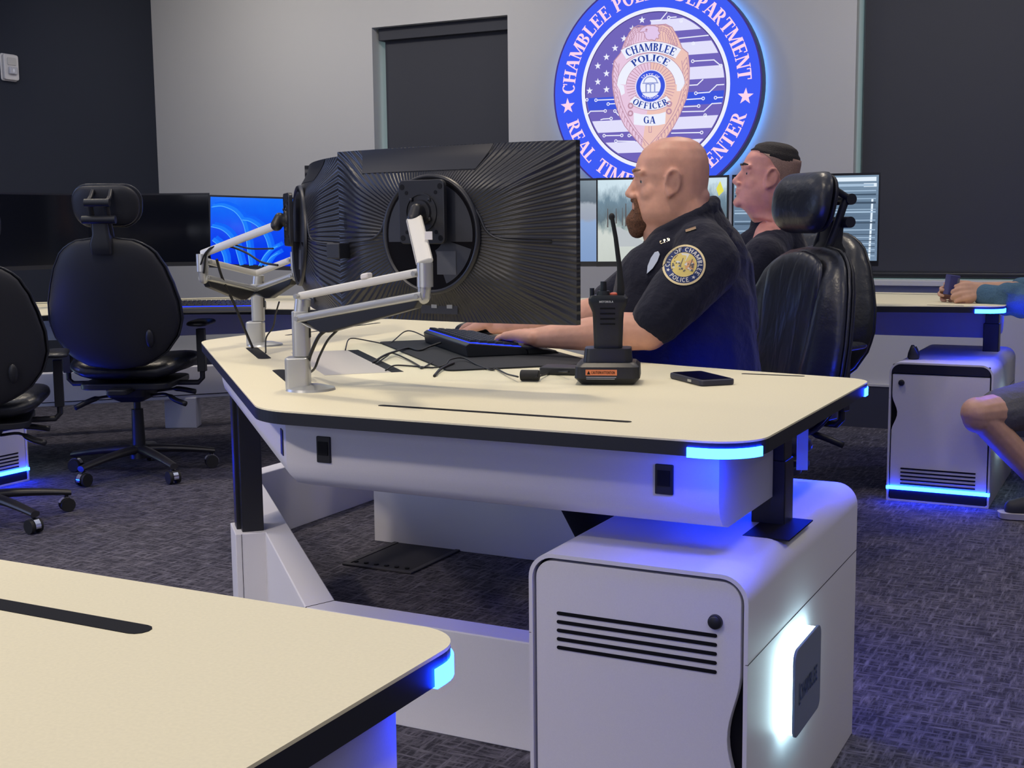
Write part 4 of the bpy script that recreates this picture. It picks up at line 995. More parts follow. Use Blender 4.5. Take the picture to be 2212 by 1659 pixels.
# mouse under the officer's far hand
def mouse(label, loc, rz):
    t = thing('computer_mouse', label, 'mouse', loc, rz)
    MB().ell((0, 0, .010), (.032, .058, .026)).build('shell', m_black, t, smooth=True)
    MB().cyl((-.004, -.038, .03), (.004, -.038, .03), .009, n=16).build('scroll_wheel', m_rubber, t)
    return t
mouse('black mouse under the far hand of the bald officer', (PZ(1022, 712, .79)).xy[:]+(.7805,), rad(120))
mp = thing('mouse_pad', 'black mouse pad under the far hand of the bald officer', 'mouse pad', PZ(1035, 716, .78).xy[:]+(.7802,), rad(150))
MB().prism(rrect(-.12, .12, -.10, .10, .015), 0, .0022).build('pad', m_rubber, mp)
# phone
ph = thing('smartphone', 'dark smartphone lying face up on the main desk, right of the radio charger', 'phone', (PZ(1515, 819, .785)).xy[:]+(.7805,), rad(45))
MB().prism(rrect(-.040, .040, -.080, .080, .011), 0, .0125).build('case', mat('phone_case', (.018, .02, .045), .5), ph, bevel=.003)
MB().prism(rrect(-.035, .035, -.075, .075, .008), .0126, .0132).build('screen', mat('phone_glass', (.004, .004, .008), .08, spec=.8), ph)
MB().box((-.0415, -.035, .004), (-.039, -.018, .009)).build('side_button', m_silver, ph)
# radio in its charger
F2 = rad(20)
rc = thing('radio_charger', 'black desktop charger with an orange caution sticker holding the radio', 'charger', (-1.052, 2.490, .7805), F2)
m = MB(); rr_ = lambda a, b, z, r=.014: [Vector((x, y, z)) for x, y in rrect(-a, a, -b, b, r, 5)]
m.loft([rr_(.056, .045, .0), rr_(.069, .056, .014), rr_(.068, .055, .038), rr_(.060, .046, .046)]); m.build('base', m_black, rc, auto=True)
m = MB(); m.loft([rr_(.052, .036, .0462), rr_(.049, .034, .075)]); m.build('pocket', m_mon, rc, auto=True)
m = MB(); P = lambda u, v: Vector((-.012+u, -.0562+(.0002), .022+v))
m.add([P(-.033, -.001), P(.033, -.001), P(.033, .011), P(-.033, .011)], [(0, 1, 2, 3)], None, 0)
P = lambda u, v: Vector((-.012+u, -.0567, .022+v)); stroke(m, [(-.031, -.005), (.031, -.005)], .0015, P, 2); stroke(m, [(-.031, -.0085), (.028, -.0085)], .0012, P, 2)
poly(m, [(-.030, .001), (-.023, .001), (-.0265, .009)], P, 1); text_line(m, 'CAUTION/ATTENTION', lambda x, y: P(x+.004, y+.005), .006, width=.050, sans=True, mi=1)
m.build('caution_sticker', [mat('orange_sticker', (.80, .24, .09), .5), m_slat, mat('sticker_grey', (.4, .42, .45), .5)], rc)
MB().ell((.058, -.030, .0435), (.004, .003, .0015)).build('status_light', emit('red_led', (1, .12, .12), 2), rc)
m = MB()
for s_ in (-1, 1): m.box((s_*.03-.012, -.0567, -.0002), (s_*.03+.012, -.050, .008))
rd = thing('two_way_radio', 'black two-way radio with antenna standing in the desktop charger', 'radio', (-1.052, 2.490, .8265), F2)
m = MB(); S_ = lambda a, b, z: [Vector((x, y, z)) for x, y in rrect(-a, a, -b, b, .009, 4)]
m.loft([S_(.029, .019, -.0), S_(.030, .020, .03), S_(.032, .021, .090), S_(.033, .021, .105), S_(.041, .022, .124), S_(.0415, .022, .134), S_(.036, .019, .141)]); m.build('body', m_black, rd, auto=True)
m = MB(); m.cyl((.026, 0, .138), (.027, 0, .160), .0085, .008, n=18); m.tube([(.027, 0, .155), (.024, 0, .20), (.016, 0, .262), (.008, 0, .306)], [.008, .0055, .0048, .0046], 12); m.ell((.0078, 0, .306), (.0065, .0065, .008)); m.build('antenna', m_rubber, rd, auto=True)
m = MB(); m.cyl((-.010, 0, .139), (-.010, 0, .150), .016, .013, n=20); m.cyl((-.010, 0, .150), (-.010, 0, .170), .0075, .0065, n=16); m.build('channel_knob', m_black, rd, auto=True)
m = MB(); m.cyl((-.0345, 0, .136), (-.0345, 0, .156), .005, n=12); m.build('volume_knob', m_black, rd)
m = MB(); m.ell((.012, 0, .142), (.010, .009, .005)); m.build('emergency_button', mat('orange_plastic', (.7, .12, .06), .4), rd)
for k in range(4): MB().box((-.016, -.0222, .112-.011*k), (.016, -.0203, .115-.011*k)).build('speaker_slot', m_slat, rd)
m = MB(); text_line(m, 'MOTOROLA', lambda x, y: Vector((x-.003, -.0228, .128+y)), .0042, width=.030, sans=True); m.build('lettering', mat('white_print', (.8, .8, .8), .5), rd)
m = MB(); disc(m, (0, .052), .0045, .0055, lambda x, y: Vector((x, -.0212, y)), 20); stroke(m, [(-.003, .049), (-.0015, .055), (0, .051), (.0015, .055), (.003, .049)], .0009, lambda x, y: Vector((x, -.0212, y))); m.build('front_emblem', m_mon2, rd)
sl = thing('power_adapter', 'flat black box lying behind the ferrite bead, left of the radio charger', 'adapter', (-1.195, 2.60, .7805), rad(12))
MB().prism(rrect(-.062, .062, -.035, .035, .006), 0, .017).build('case', m_black, sl, bevel=.003)
fb = thing('ferrite_bead', 'small black ferrite bead on the cable in front of the desk mat', 'ferrite bead', (-1.215, 2.440, .7805), rad(15))
MB().cyl((-.021, 0, .0125), (.021, 0, .0125), .0122, n=24).build('bead', m_rubber, fb, bevel=.003)
def cable(label, pts, r=.0022, n=60):
    pts = [Vector(p) for p in pts]; L = bez(pts, n); o = pts[0].copy()
    mb = MB(); mb.tube([p-o for p in L], r, 8); ob = mb.build('cable', m_cable, smooth=True); ob.location = o
    return tag(ob, label, 'cable')
zt = .7832
pz = lambda L: [PZ(x, y, zt+(h if h else 0)) for x, y, h in L]
cable('thin black cable looping from the desk slot over to the keyboard mat', pz([(746, 756, 0), (752, 735, .01), (765, 731, .012), (800, 737, .006), (835, 743, 0), (850, 736, .004), (873, 717, .018), (892, 716, .02), (922, 729, .006)]), .0018)
cable('thick black cable curving from the desk slot to the keyboard corner', pz([(806, 783, 0), (830, 768, .008), (852, 760, .010), (880, 752, .004), (905, 757, .003), (930, 748, .008), (962, 737, .02)]), .0030)
cable('black cable running beside the thick one towards the desk mat corner', pz([(812, 786, 0), (835, 770, .006), (848, 763, .004), (880, 776, 0), (905, 790, 0), (912, 795, 0), (935, 782, 0)]), .0020)
cable('black cable lying along the mat corner below the keyboard', pz([(833, 800, 0), (850, 790, .004), (880, 790, 0), (935, 794, 0), (962, 788, .004), (972, 777, .010), (1000, 773, .008), (1030, 788, .002), (1060, 799, 0), (1072, 797, 0), (1095, 808, .002), (1119, 814, .009)]), .0020)
cable('short cable end with a twist tie in front of the desk mat', pz([(938, 812, 0), (950, 799, .003), (965, 790, .004), (980, 784, .004)]), .0032)
cable('cable from the ferrite bead into the radio charger', [PZ(1158, 815, .792), PZ(1175, 810, .786), PZ(1195, 804, .785), PZ(1228, 803, .797)], .0020)
cable('thick cable hanging from the near monitor arm into the slot', [W(712, 708, 2.57), W(690, 725, 2.58), W(675, 755, 2.60), W(668, 775, 2.63), PZ(664, 800, .80)], .0040)
cable('thin cable hanging from the near monitor arm behind its base', [W(730, 712, 2.56), W(708, 735, 2.58), W(690, 770, 2.62), W(680, 795, 2.66), PZ(668, 806, .79)], .0026)
cable('cable hanging down the left monitor arm into the desk slot', [W(468, 560, 3.36), W(480, 600, 3.40), W(505, 655, 3.46), W(528, 710, 3.50), PZ(546, 752, .785)], .0036)
cable('cable looping from the middle monitor down to the left slot', [W(603, 652, 3.3), W(595, 680, 3.34), W(590, 706, 3.38), W(575, 730, 3.42), PZ(574, 762, .785)], .0022)
cable('black cable drooping behind the left monitor arm over the blue screen', [W(432, 575, 3.33), W(445, 545, 3.3), W(470, 530, 3.28), W(500, 528, 3.25), W(540, 537, 3.2), W(590, 537, 3.12)], .0022)
cable('second cable drooping behind the left monitor arm', [W(440, 590, 3.33), W(450, 540, 3.3), W(490, 532, 3.28), W(530, 545, 3.24), W(565, 566, 3.2), W(600, 573, 3.15)], .0028)
# pale card under the right edge and black gadget on the far cabinet
gd = thing('small_gadget', 'small black pointed gadget standing on the far right cabinet', 'gadget', (-.885, 5.25, .5605), rad(20))
MB().loft([[Vector((r*math.cos(2*PI*k/16)+o, r*.6*math.sin(2*PI*k/16), z)) for k in range(16)] for r, z, o in ((.016, 0, 0), (.024, .008, 0), (.022, .025, 0), (.012, .045, -.003), (.006, .058, -.004))]).build('shell', m_black, gd, smooth=True)
MB().loft([[Vector((r*math.cos(2*PI*k/16)+.017+o, r*.5*math.sin(2*PI*k/16)+.01, z)) for k in range(16)] for r, z, o in ((.006, 0, 0), (.009, .02, 0), (.006, .04, -.003), (.002, .052, -.006))]).build('prong', m_black, gd, smooth=True)
# ------------------------------------------------------------ task chairs, local : facing +y, origin on the floor
m_pleat = bpy.data.materials.new('pleated_leather'); m_pleat.use_nodes = True
nt = m_pleat.node_tree; b = nt.nodes['Principled BSDF']; b.inputs['Base Color'].default_value = (.016, .018, .024, 1); b.inputs['Roughness'].default_value = .30; b.inputs['Specular IOR Level'].default_value = .6
tc = nt.nodes.new('ShaderNodeTexCoord'); mp = nt.nodes.new('ShaderNodeMapping'); mp.inputs['Scale'].default_value = (1.6, 1, .5); nt.links.new(tc.outputs['Object'], mp.inputs[0])
n1 = nt.nodes.new('ShaderNodeTexNoise'); n1.inputs['Scale'].default_value = 11; n1.inputs['Detail'].default_value = 2.5; n1.inputs['Distortion'].default_value = .5; nt.links.new(mp.outputs[0], n1.inputs['Vector'])
bp = nt.nodes.new('ShaderNodeBump'); bp.inputs['Strength'].default_value = .40; bp.inputs['Distance'].default_value = .016; nt.links.new(n1.outputs['Fac'], bp.inputs['Height']); nt.links.new(bp.outputs[0], b.inputs['Normal'])
BW = [(.52, .03), (.53, .12), (.56, .185), (.60, .235), (.66, .275), (.72, .292), (.80, .288), (.88, .268), (.95, .245), (1.01, .215), (1.05, .180), (1.075, .13), (1.088, .05)]
def outline_from(tab, sc=1, dz=0, z0=None):
    n = 22; zs = []
    a, b_ = tab[0][0], tab[-1][0]
    for k in range(n+1): t = k/n; t = .5-.5*math.cos(PI*t); zs.append(a+(b_-a)*t)
    R = [(interp(tab, z)*sc, z+dz) for z in zs]
    return R+[(-x, z) for x, z in R[::-1]]
def chair(label, loc, rz, headrest=True, arms=True, spin=0, tall=1.0, pad=False, group='black leather task chairs'):
    t = thing('task_chair', label, 'chair', loc, rz, group)
    # base
    MB().cyl((0, 0, .075), (0, 0, .135), .045, .038, n=24).build('base_hub', m_black, t, auto=True)
    for k in range(5):
        a = spin+2*PI*k/5; R = Matrix.Rotation(a, 4, 'Z'); m = MB(); secs = []
        for i in range(9):
            f = i/8; x = .03+.31*f; w = .030-.010*f; h = .020-.007*f; zc = .115-.035*f**1.6-.0*f
            secs.append([R @ Vector((x, w*math.cos(q), zc+h*math.sin(q))) for q in [2*PI*j/14 for j in range(14)]])
        m.loft(secs); lg = m.build('base_leg', mat('chair_base_nylon', (.022, .021, .024), .38, spec=.55), t, auto=True)
        c = R @ Vector((.325, 0, .030)); wd_ = (R @ Vector((0, 1, 0))); off = wd_*.012
        m = MB()
        for s_ in (-1, 1): m.cyl(c+off*s_, c+off*s_*2.1, .0295, .0285, n=22)
        m.cyl(c-off*2, c+off*2, .010, n=10); m.cyl(R @ Vector((.325, 0, .04)), R @ Vector((.325, 0, .082)), .008, n=10)
        w = m.build('caster', m_rubber, lg, auto=True)
        m = MB(); hd = R @ Vector((1, 0, 0)); secs = []
        for j in range(9):
            q = rad(-10+170*j/8); p = c+hd*math.cos(q)*.034+Vector((0, 0, math.sin(q)*.034)); p2 = c+hd*math.cos(q)*.031+Vector((0, 0, math.sin(q)*.031))
            secs.append([p-off*.95, p+off*.95, p2+off*.95, p2-off*.95])
        m.loft(secs); m.build('caster_hood', m_chrome, lg, auto=True)
    MB().cyl((0, 0, .12), (0, 0, .30), .030, .026, n=24).cyl((0, 0, .30), (0, 0, .40), .016, n=20).build('gas_lift', m_black, t, auto=True)
    MB().loft([[Vector((x, y, z)) for x, y in rrect(-a, a, -b_, c_, .02, 4)] for a, b_, c_, z in ((.05, .10, .09, .345), (.085, .16, .12, .375), (.09, .17, .13, .415))]).build('tilt_mechanism', m_black, t, auto=True)
    for pts in ([(.08, -.05, .37), (.15, -.06, .375), (.20, -.08, .350), (.25, -.10, .335)], [(.08, .05, .375), (.17, .05, .385), (.26, .04, .372)], [(-.08, -.05, .37), (-.16, -.08, .36), (-.24, -.13, .325)]):
        L = bez([Vector(p) for p in pts], 12); MB().tube(L, [.006]*(len(L)//2)+[.012]*(len(L)-len(L)//2), 10).build('lever', m_black, t, smooth=True)
    # seat
    so = [(x*1.0, y) for x, y in rpoly([(-.235, -.22), (.235, -.22), (.27, .05), (.255, .27), (-.255, .27), (-.27, .05)], [.09, .09, .2, .10, .10, .2], 6)]
    p = pillow(so, .062, .045, p=3.5, bend=lambda x, z: .012*math.cos(z*6)-.0+.04*(x/.27)**2)
    Ts = Matrix.Translation((0, 0, .475)) @ Matrix(((1, 0, 0, 0), (0, 0, 1, 0), (0, 1, 0, 0), (0, 0, 0, 1)))
    p.build('seat', m_leather, t, smooth=True, T=Ts)
    MB().prism(rrect(-.20, .20, -.20, .22, .06), .412, .440).build('seat_pan', m_black, t, bevel=.006)
    # back, leaning a little
    Tb = Matrix.Translation((0, -.235, .46)) @ Matrix.Rotation(rad(9), 4, 'X') @ Matrix.Translation((0, 0, -.46))
    bd = lambda x, z: .55*x*x-.030*math.exp(-((z-.66)/.12)**2)*0
    fr_ = lambda x, z: .030*math.exp(-((abs(x)-.20)/.055)**2)+.014*math.exp(-((z-.68)/.09)**2)-.004
    pillow(outline_from(BW), .058, .016, bend=bd, front=fr_, rings=14, T=Tb).build('backrest', m_leather, t, smooth=True)
    cw = [(.55, .04), (.58, .13), (.66, .155), (.80, .150), (.92, .160), (1.02, .150), (1.055, .10), (1.070, .03)]
    pillow(outline_from(cw), .030, .004, bend=lambda x, z: bd(x, z)+.050, rings=12, T=Tb).build('back_cushion', m_pleat, t, smooth=True)
    pillow(outline_from(BW, .955), .004, .034, bend=lambda x, z: bd(x, z)-.024, rings=12, p=4, T=Tb).build('back_shell', m_shell, t, smooth=True)
    MB().tube([Tb @ Vector((x*.985, bd(x, z)-.012, z)) for x, z in outline_from(BW)], .0055, 6, closed=True).build('back_piping', m_leather, t, smooth=True)
    MB().ell((.165, -.052, .66), (.018, .014, .040), T=Tb).build('lumbar_knob', m_black, t, smooth=True)
    MB().prism(rrect(-.045, .045, -.30, -.10, .02), .40, .425).build('back_bracket', m_black, t, bevel=.006)
    if headrest:
        Th = Tb @ Matrix.Translation((0, .052, 0))
        ho = rpoly([(-.145, 1.122), (.145, 1.122), (.155, 1.308), (-.155, 1.308)], [.085, .085, .075, .075], 7)
        pillow(ho, .064, .010, bend=lambda x, z: .9*x*x, p=2.4, rings=12, T=Th).build('headrest', m_leather, t, smooth=True)
        pillow([(x*.95, (z-1.215)*.93+1.215) for x, z in ho], .004, .022, bend=lambda x, z: .9*x*x-.014, p=5, T=Th).build('headrest_shell', m_shell, t, smooth=True)
        m = MB(); R3 = .0105
        m.tube([(-.038, -.035, 1.285), (-.040, -.060, 1.262), (-.040, -.105, 1.245)], R3, 10, T=Th); m.tube([(.038, -.035, 1.285), (.040, -.060, 1.262), (.040, -.105, 1.245)], R3, 10, T=Th)
        m.cyl((-.052, -.108, 1.243), (.052, -.108, 1.243), .017, n=18, T=Th)
        for s_ in (-1, 1): m.tube([(s_*.034, -.098, 1.24), (s_*.034, -.085, 1.17), (s_*.034, -.070, 1.10), (s_*.030, -.06, 1.06)], .012, 10, T=Th)
        m.build('headrest_bracket', m_black, t, auto=True)
        MB().cyl((-.070, -.105, 1.172), (.070, -.105, 1.172), .017, n=18, T=Th).build('bracket_handle', m_black, t, auto=True)
        MB().loft([[Th @ Vector((x, y, z)) for x, y in rrect(-w, w, -b_, -a, .012, 4)] for w, a, b_, z in ((.045, .045, .125, 1.03), (.045, .05, .130, 1.075), (.036, .065, .115, 1.11), (.034, .07, .112, 1.165))]).build('bracket_stem', m_black, t, auto=True)
    if arms:
        for s_ in (-1, 1):
            m = MB(); m.tube([(s_*.06, .0, .425), (s_*.20, 0, .42), (s_*.285, 0, .42), (s_*.305, 0, .44), (s_*.305, 0, .60)], .012, 10); m.box((s_*.305-.018, -.020, .47), (s_*.305+.018, .020, .665))
            ar = m.build('armrest_post', m_black, t, bevel=.003)
            m = MB(); pillow_ = pillow(rrect(-.045, .045, -.12, .13, .04), .016, .012, p=4)
            Tp = Matrix.Translation((s_*.305, .01, .69)) @ Matrix(((1, 0, 0, 0), (0, 0, 1, 0), (0, 1, 0, 0), (0, 0, 0, 1)))
            pillow_.build('armrest_pad', m_leather, ar, smooth=True, T=Tp)
    return t
chair('empty black leather chair with headrest seen from behind, left of the main desk', (-4.14, 4.29, 0), rad(27), spin=rad(-93-27))
ch2 = chair('black leather chair cut off by the left edge of the picture', (-3.99, 3.30, 0), rad(44), spin=rad(-8-44)); ch2.scale = (.96, .96, .93)
chair('black leather chair of the bald officer, its empty headrest beside the second officer', (-1.158, 3.548, 0), rad(135), spin=rad(20), pad=True).scale = (1, 1, .965)
chair('black chair of the second officer, mostly hidden behind the bald officer\'s chair', (-1.255, 4.430, 0), rad(163), headrest=False, spin=rad(40-165))
chair('black chair of the man in shorts, beyond the right edge of the picture', (-.08, 5.70, 0), rad(112), headrest=False, spin=rad(36))
# ------------------------------------------------------------ people
def head(mb, T, S=1.0, ears=True, jowl=0.0):
    """profile-driven head, local x forward, y left, z up, origin between the ears"""
    tab = [(.124, -.012, -.018, .006), (.119, .026, -.048, .034), (.108, .052, -.070, .054), (.090, .074, -.087, .067), (.066, .087, -.096, .0745), (.042, .0935, -.099, .077),
           (.026, .0945, -.099, .077), (.012, .0865, -.098, .0755), (-.004, .084, -.096, .074), (-.022, .087, -.094, .073), (-.040, .091, -.091, .071+jowl*.3), (-.056, .0935, -.088, .068+jowl*.6),
           (-.074, .093, -.085, .063+jowl), (-.092, .089, -.083, .057+jowl), (-.106, .076, -.082, .050+jowl), (-.118, .050, -.082, .050+jowl), (-.135, .030, -.083, .056+jowl*.8)]
    secs = []; n = 40
    for z, f, bk, hw in tab:
        xc = (f+bk)/2; a = (f-bk)/2; ring = []
        for k in range(n):
            t = 2*PI*k/n; c, s_ = math.cos(t), math.sin(t)
            x = xc+a*math.copysign(abs(c)**(.86), c)
            w = hw*abs(s_)**.92
            fx = (x-bk)/(f-bk)
            if z < .05: w *= 1-.16*max(0, fx-.45)/.55      # the face narrows to the front
            ring.append(Vector((x, math.copysign(w, s_), z))*S)
        secs.append(ring)
    mb.loft([[T @ v for v in r] for r in secs])
    def e(c, r, R=None): mb.add(*[(lambda q: ([q.v, q.f][0], q.f))(MB().ell(Vector(c)*S, tuple(x*S for x in r), R))][0], T)
    def k(pts, rs): q = MB().chain([Vector(p)*S for p in pts], [x*S for x in rs]); mb.add(q.v, q.f, T)
    k([(.088, 0, .016), (.099, 0, -.006), (.1085, 0, -.024)], [.0085, .0095, .0115])            # nose
    for s_ in (-1, 1):
        e((.098, s_*.012, -.030), (.011, .009, .0078)); k([(.089, s_*.012, .030), (.081, s_*.044, .030)], [.010, .009])    # nostril, brow
        e((.046, s_*.032, -.022), (.037, .026, .036)); k([(.082, s_*.018, .0125), (.0815, s_*.031, .0145), (.073, s_*.045, .011)], [.004, .0048, .004]); k([(.0815, s_*.018, .0005), (.080, s_*.031, -.002), (.072, s_*.045, .001)], [.0035, .004, .0035])
    e((.090, 0, -.030), (.016, .013, .013)); e((.086, 0, -.005), (.014, .014, .020)); e((.0915, 0, -.050), (.0105, .023, .0052)); e((.0905, 0, -.0605), (.0115, .020, .0062)); e((.084, 0, -.092), (.018, .024, .018))
    if ears:
        for s_ in (-1, 1):
            pts = []
            for a in range(-70, 215, 15):
                t = rad(a); pts.append((.004+.0175*math.cos(t)*-1, s_*(.080+.005*math.sin(t)), .006+.029*math.sin(t)))
            k(pts, [.0052]*len(pts)); k([(.018, s_*.077, -.010), (.013, s_*.079, -.029), (.006, s_*.080, -.026)], [.006, .007, .006])
            k([(-.005, s_*.079, .022), (.002, s_*.079, .004), (.005, s_*.078, -.014)], [.0036, .0042, .0036])
            e((.005, s_*.0752, .004), (.016, .0055, .025))
def eyes(parent, T, S=1.0, brow=None):
    m = MB()
    for s_ in (-1, 1):
        c = Vector((.0705, s_*.0315, .0065))*S
        m.ell(c, .0115*S, nu=20, nv=14, T=T, mi=0); m.ell(c+Vector((.0078, s_*.002, 0))*S, .0052*S, nu=14, nv=8, T=T, mi=1)
    m.build('eyes', [mat('eye_white', (.62, .58, .55), .25), mat('eye_iris', (.03, .04, .05), .15)], parent, smooth=True)
    for s_ in (-1, 1):      # lids above and below leave a narrow opening
        pass
    if brow:
        m = MB()
        for s_ in (-1, 1): m.chain([T @ (Vector(p)*S) for p in ((.0975, s_*.012, .0335), (.0960, s_*.028, .0375), (.0850, s_*.047, .035))], [.0036, .0042, .0028])
        m.build('eyebrows', brow, parent, remesh=.002, sm=2)
def hand(mb, wrist, X, Z, th, S=1.0, bends=((25, 30, 20),)*4, spread=1.0, thumb=None):
    X = X.normalized(); Y = Z.cross(X).normalized(); Z = X.cross(Y); o = Vector(wrist)
    P = lambda x, y, z: o+(X*x+Y*y+Z*z)*S
    bases = [(-.030, .083), (-.010, .091), (.011, .089), (.030, .080)] if th < 0 else [(.030, .083), (.010, .091), (-.011, .089), (-.030, .080)]
    lens = (.068, .076, .070, .055); rs = (.0088, .0090, .0086, .0076)
    for i, (y, x) in enumerate(bases):
        mb.chain([P(0, y*.55, 0), P(x*.55, y*.85, .003), P(x, y, .001)], [.019*S, .0155*S, .0108*S])
        p = P(x, y, .001); a = 0; d = X; L = lens[i]; bd = bends[min(i, len(bends)-1)]
        side = Y*y*2.2*spread
        pts = [p]
        for b_, f in zip(bd, (.44, .32, .24)):
            a += rad(b_); v = (X*math.cos(a)-Z*math.sin(a)+side).normalized(); p = p+v*L*f*S; pts.append(p)
        mb.chain(pts, [rs[i]*1.08*S, rs[i]*S, rs[i]*.92*S, rs[i]*.80*S])
    s_ = th
    tp = thumb or ((.022, .030, -.006), (.050, .050, -.014), (.078, .058, -.020), (.098, .058, -.024))
    mb.chain([P(x, y*s_, z) for x, y, z in tp], [.0155*S, .0125*S, .0102*S, .0086*S])
def face_frame(P, F, pitch=0):
    F = Vector(F).normalized(); L = Vector((0, 0, 1)).cross(F).normalized(); U = Vector((0, 0, 1))
    M_ = frame(P, F, L, U)
    return M_ @ Matrix.Rotation(-pitch, 4, 'Y')
FH = Vector((-.895, -.446, 0))
UPV = Vector((0, 0, 1))

# ---- bald officer
T1 = face_frame(W(1449, 399, 3.30), FH, rad(1)); S1 = 1.0
m = MB(); head(m, T1, S1, jowl=.010)
nk = W(1500, 515, 3.36)
m.chain([T1 @ Vector((-.030, 0, -.06)), T1 @ Vector((-.045, 0, -.11)), nk], [.072, .078, .085])
m.chain([T1 @ Vector((.040, 0, -.085)), T1 @ Vector((.020, 0, -.125)), nk], [.045, .052, .06])        # under the chin
m.cap(T1 @ Vector((-.074, -.022, -.030)), T1 @ Vector((-.074, .022, -.030)), .026)                        # fold at the nape
m.cap(T1 @ Vector((-.070, -.026, -.072)), T1 @ Vector((-.070, .026, -.072)), .030)
shL, elL, wrL = W(1528, 570, 3.17), W(1402, 716, 3.10), W(1160, 729, 3.26)
shR, elR, wrR = W(1455, 575, 3.58), W(1290, 672, 3.66), W(1068, 704, 3.88)
m.chain([nk, W(1505, 640, 3.38), W(1500, 760, 3.38)], [.078, .12, .14])
m.chain([nk, shL, W(1460, 645, 3.13), elL], [.07, .060, .055, .048]); m.chain([nk, shR, elR], [.07, .058, .046])
m.chain([elL, W(1350, 716, 3.13), W(1270, 722, 3.18), wrL], [.047, .049, .043, .026])
m.chain([elR, W(1210, 690, 3.76), wrR], [.044, .040, .026])
hx = (W(1050, 724, 3.40)-wrL); hand(m, wrL+Vector((0, 0, .002)), hx, Vector((0, 0, 1)), -1, 1.08, ((8, 38, 22), (10, 36, 20), (12, 34, 22), (14, 36, 22)))
hx = (W(1000, 712, 4.02)-wrR); hand(m, wrR+Vector((0, 0, .012)), hx, Vector((0, 0, 1)), 1, 1.05, ((12, 18, 12),)*4)
m.chain([W(1500, 780, 3.38), W(1540, 850, 3.40)], [.12, .11])
per1 = m.build('person', m_skin, remesh=.0042, sm=5)
tag(per1, 'bald person with a reddish goatee in a navy police shirt, typing at the main desk', 'person')
eyes(per1, T1, S1, mat('pale_brow', (.30, .16, .10), .8))
m = MB(); q = lambda *p: T1 @ Vector(p)
m.chain([q(.094, -.020, -.042), q(.099, 0, -.041), q(.094, .020, -.042)], [.0055, .0062, .0055])       # moustache
for s_ in (-1, 1): m.chain([q(.094, s_*.020, -.042), q(.090, s_*.026, -.056), q(.086, s_*.027, -.074), q(.082, s_*.024, -.092)], [.0058, .007, .011, .014])
m.chain([q(.092, 0, -.074), q(.091, 0, -.094), q(.085, 0, -.116)], [.013, .025, .024]); m.cap(q(.070, -.012, -.100), q(.070, .012, -.100), .023)
m.build('goatee', m_beard, per1, remesh=.003, sm=3)
# shirt
m = MB()
m.chain([W(1503, 515, 3.37), W(1510, 570, 3.39), W(1492, 660, 3.38), W(1486, 740, 3.37), W(1500, 830, 3.39)], [.090, .135, .168, .182, .18])
m.chain([W(1500, 505, 3.34), W(1518, 545, 3.20), shL, W(1462, 640, 3.12), W(1420, 690, 3.10)], [.062, .078, .084, .076, .064])
m.chain([W(1480, 530, 3.50), shR, W(1370, 620, 3.62), W(1318, 652, 3.65)], [.07, .088, .070, .058])
m.chain([W(1445, 560, 3.28), W(1420, 610, 3.30), W(1410, 700, 3.32)], [.08, .11, .12])
m.chain([W(1560, 580, 3.42), W(1560, 700, 3.42)], [.085, .10])
Cc = W(1474, 474, 3.345); a1 = (W(1540, 436, 3.36)-W(1404, 512, 3.33))/2; a2 = Vector((_f.x, _f.y, 0)).normalized()*.103
rg_ = [Cc+a1*math.cos(2*PI*k/20)+a2*math.sin(2*PI*k/20) for k in range(21)]
m.chain(rg_, [.018]*21)
for k, p in enumerate(rg_[:-1]):
    o_ = (p-Cc); o_.z = 0
    m.cap(p-UPV*.006, p+o_*.15-UPV*.075, .016, .034)
sh = m.build('shirt', m_uniform, per1, remesh=.006, sm=4)
# collar : a tilted ring standing round the neck
m = MB(); N = 30; secs = []
cN = Vector((nk+(T1 @ Vector((-.045, 0, -.11))))/2); axU = ((T1 @ Vector((-.030, 0, -.06)))-nk).normalized(); ax2 = FH.cross(axU).normalized(); ax1 = axU.cross(ax2)
for k in range(N+1):
    a = rad(22+316*k/N); d = ax1*-math.cos(a)*-1+ax2*math.sin(a); d = (ax1*math.cos(a)+ax2*math.sin(a)).normalized()
    fwd_ = max(0, math.cos(a)); c = cN+axU*(.006-.044*fwd_)+FH*.004
    r0, r1 = .090, .103; h0, h1 = -.030, .034
    secs.append([c+d*(r0+.020)+axU*h0, c+d*r0+axU*(h1), c+d*(r0-.006)+axU*h1, c+d*(r0-.004)+axU*h0])
m.loft(secs); m.build('collar', m_uniform, sh, bevel=.003, smooth=True)
from mathutils.bvhtree import BVHTree
def tree(o):
    bpy.context.view_layer.update(); dg = bpy.context.evaluated_depsgraph_get(); return BVHTree.FromObject(o, dg)
def drape(bv, c, n, tilt=0):
    """flat drawing plane at c facing n, dropped onto the cloth"""
    n = Vector(n).normalized(); u = UPV.cross(n).normalized(); v = n.cross(u)
    u, v = u*math.cos(tilt)+v*math.sin(tilt), v*math.cos(tilt)-u*math.sin(tilt)
    def P(off):
        def f(x, y):
            p = c+u*x+v*y; h = bv.ray_cast(p+n*.25, -n)[0]
            return (h if h else p)+n*off
        return f
    return P
def surf_patch(obj_centre, n, r, mats, draw, name, parent):
    """small disc whose points are pushed onto a sphere-like sleeve"""
    n = Vector(n).normalized(); u = UPV.cross(n).normalized(); v = n.cross(u); m = MB()
    P = lambda off: (lambda x, y: obj_centre+u*x+v*y+n*(.0-((x*x)+(y*y))*4.6+off))
    draw(m, P); return m.build(name, mats, parent)
bv1 = tree(sh); toC = (Vector((0, 0, 1.12))-W(1472, 569, 3.07)); toC.z = 0; toC.normalize()
Pp = drape(bv1, W(1477, 571, 3.07), toC+UPV*.08, rad(-8))
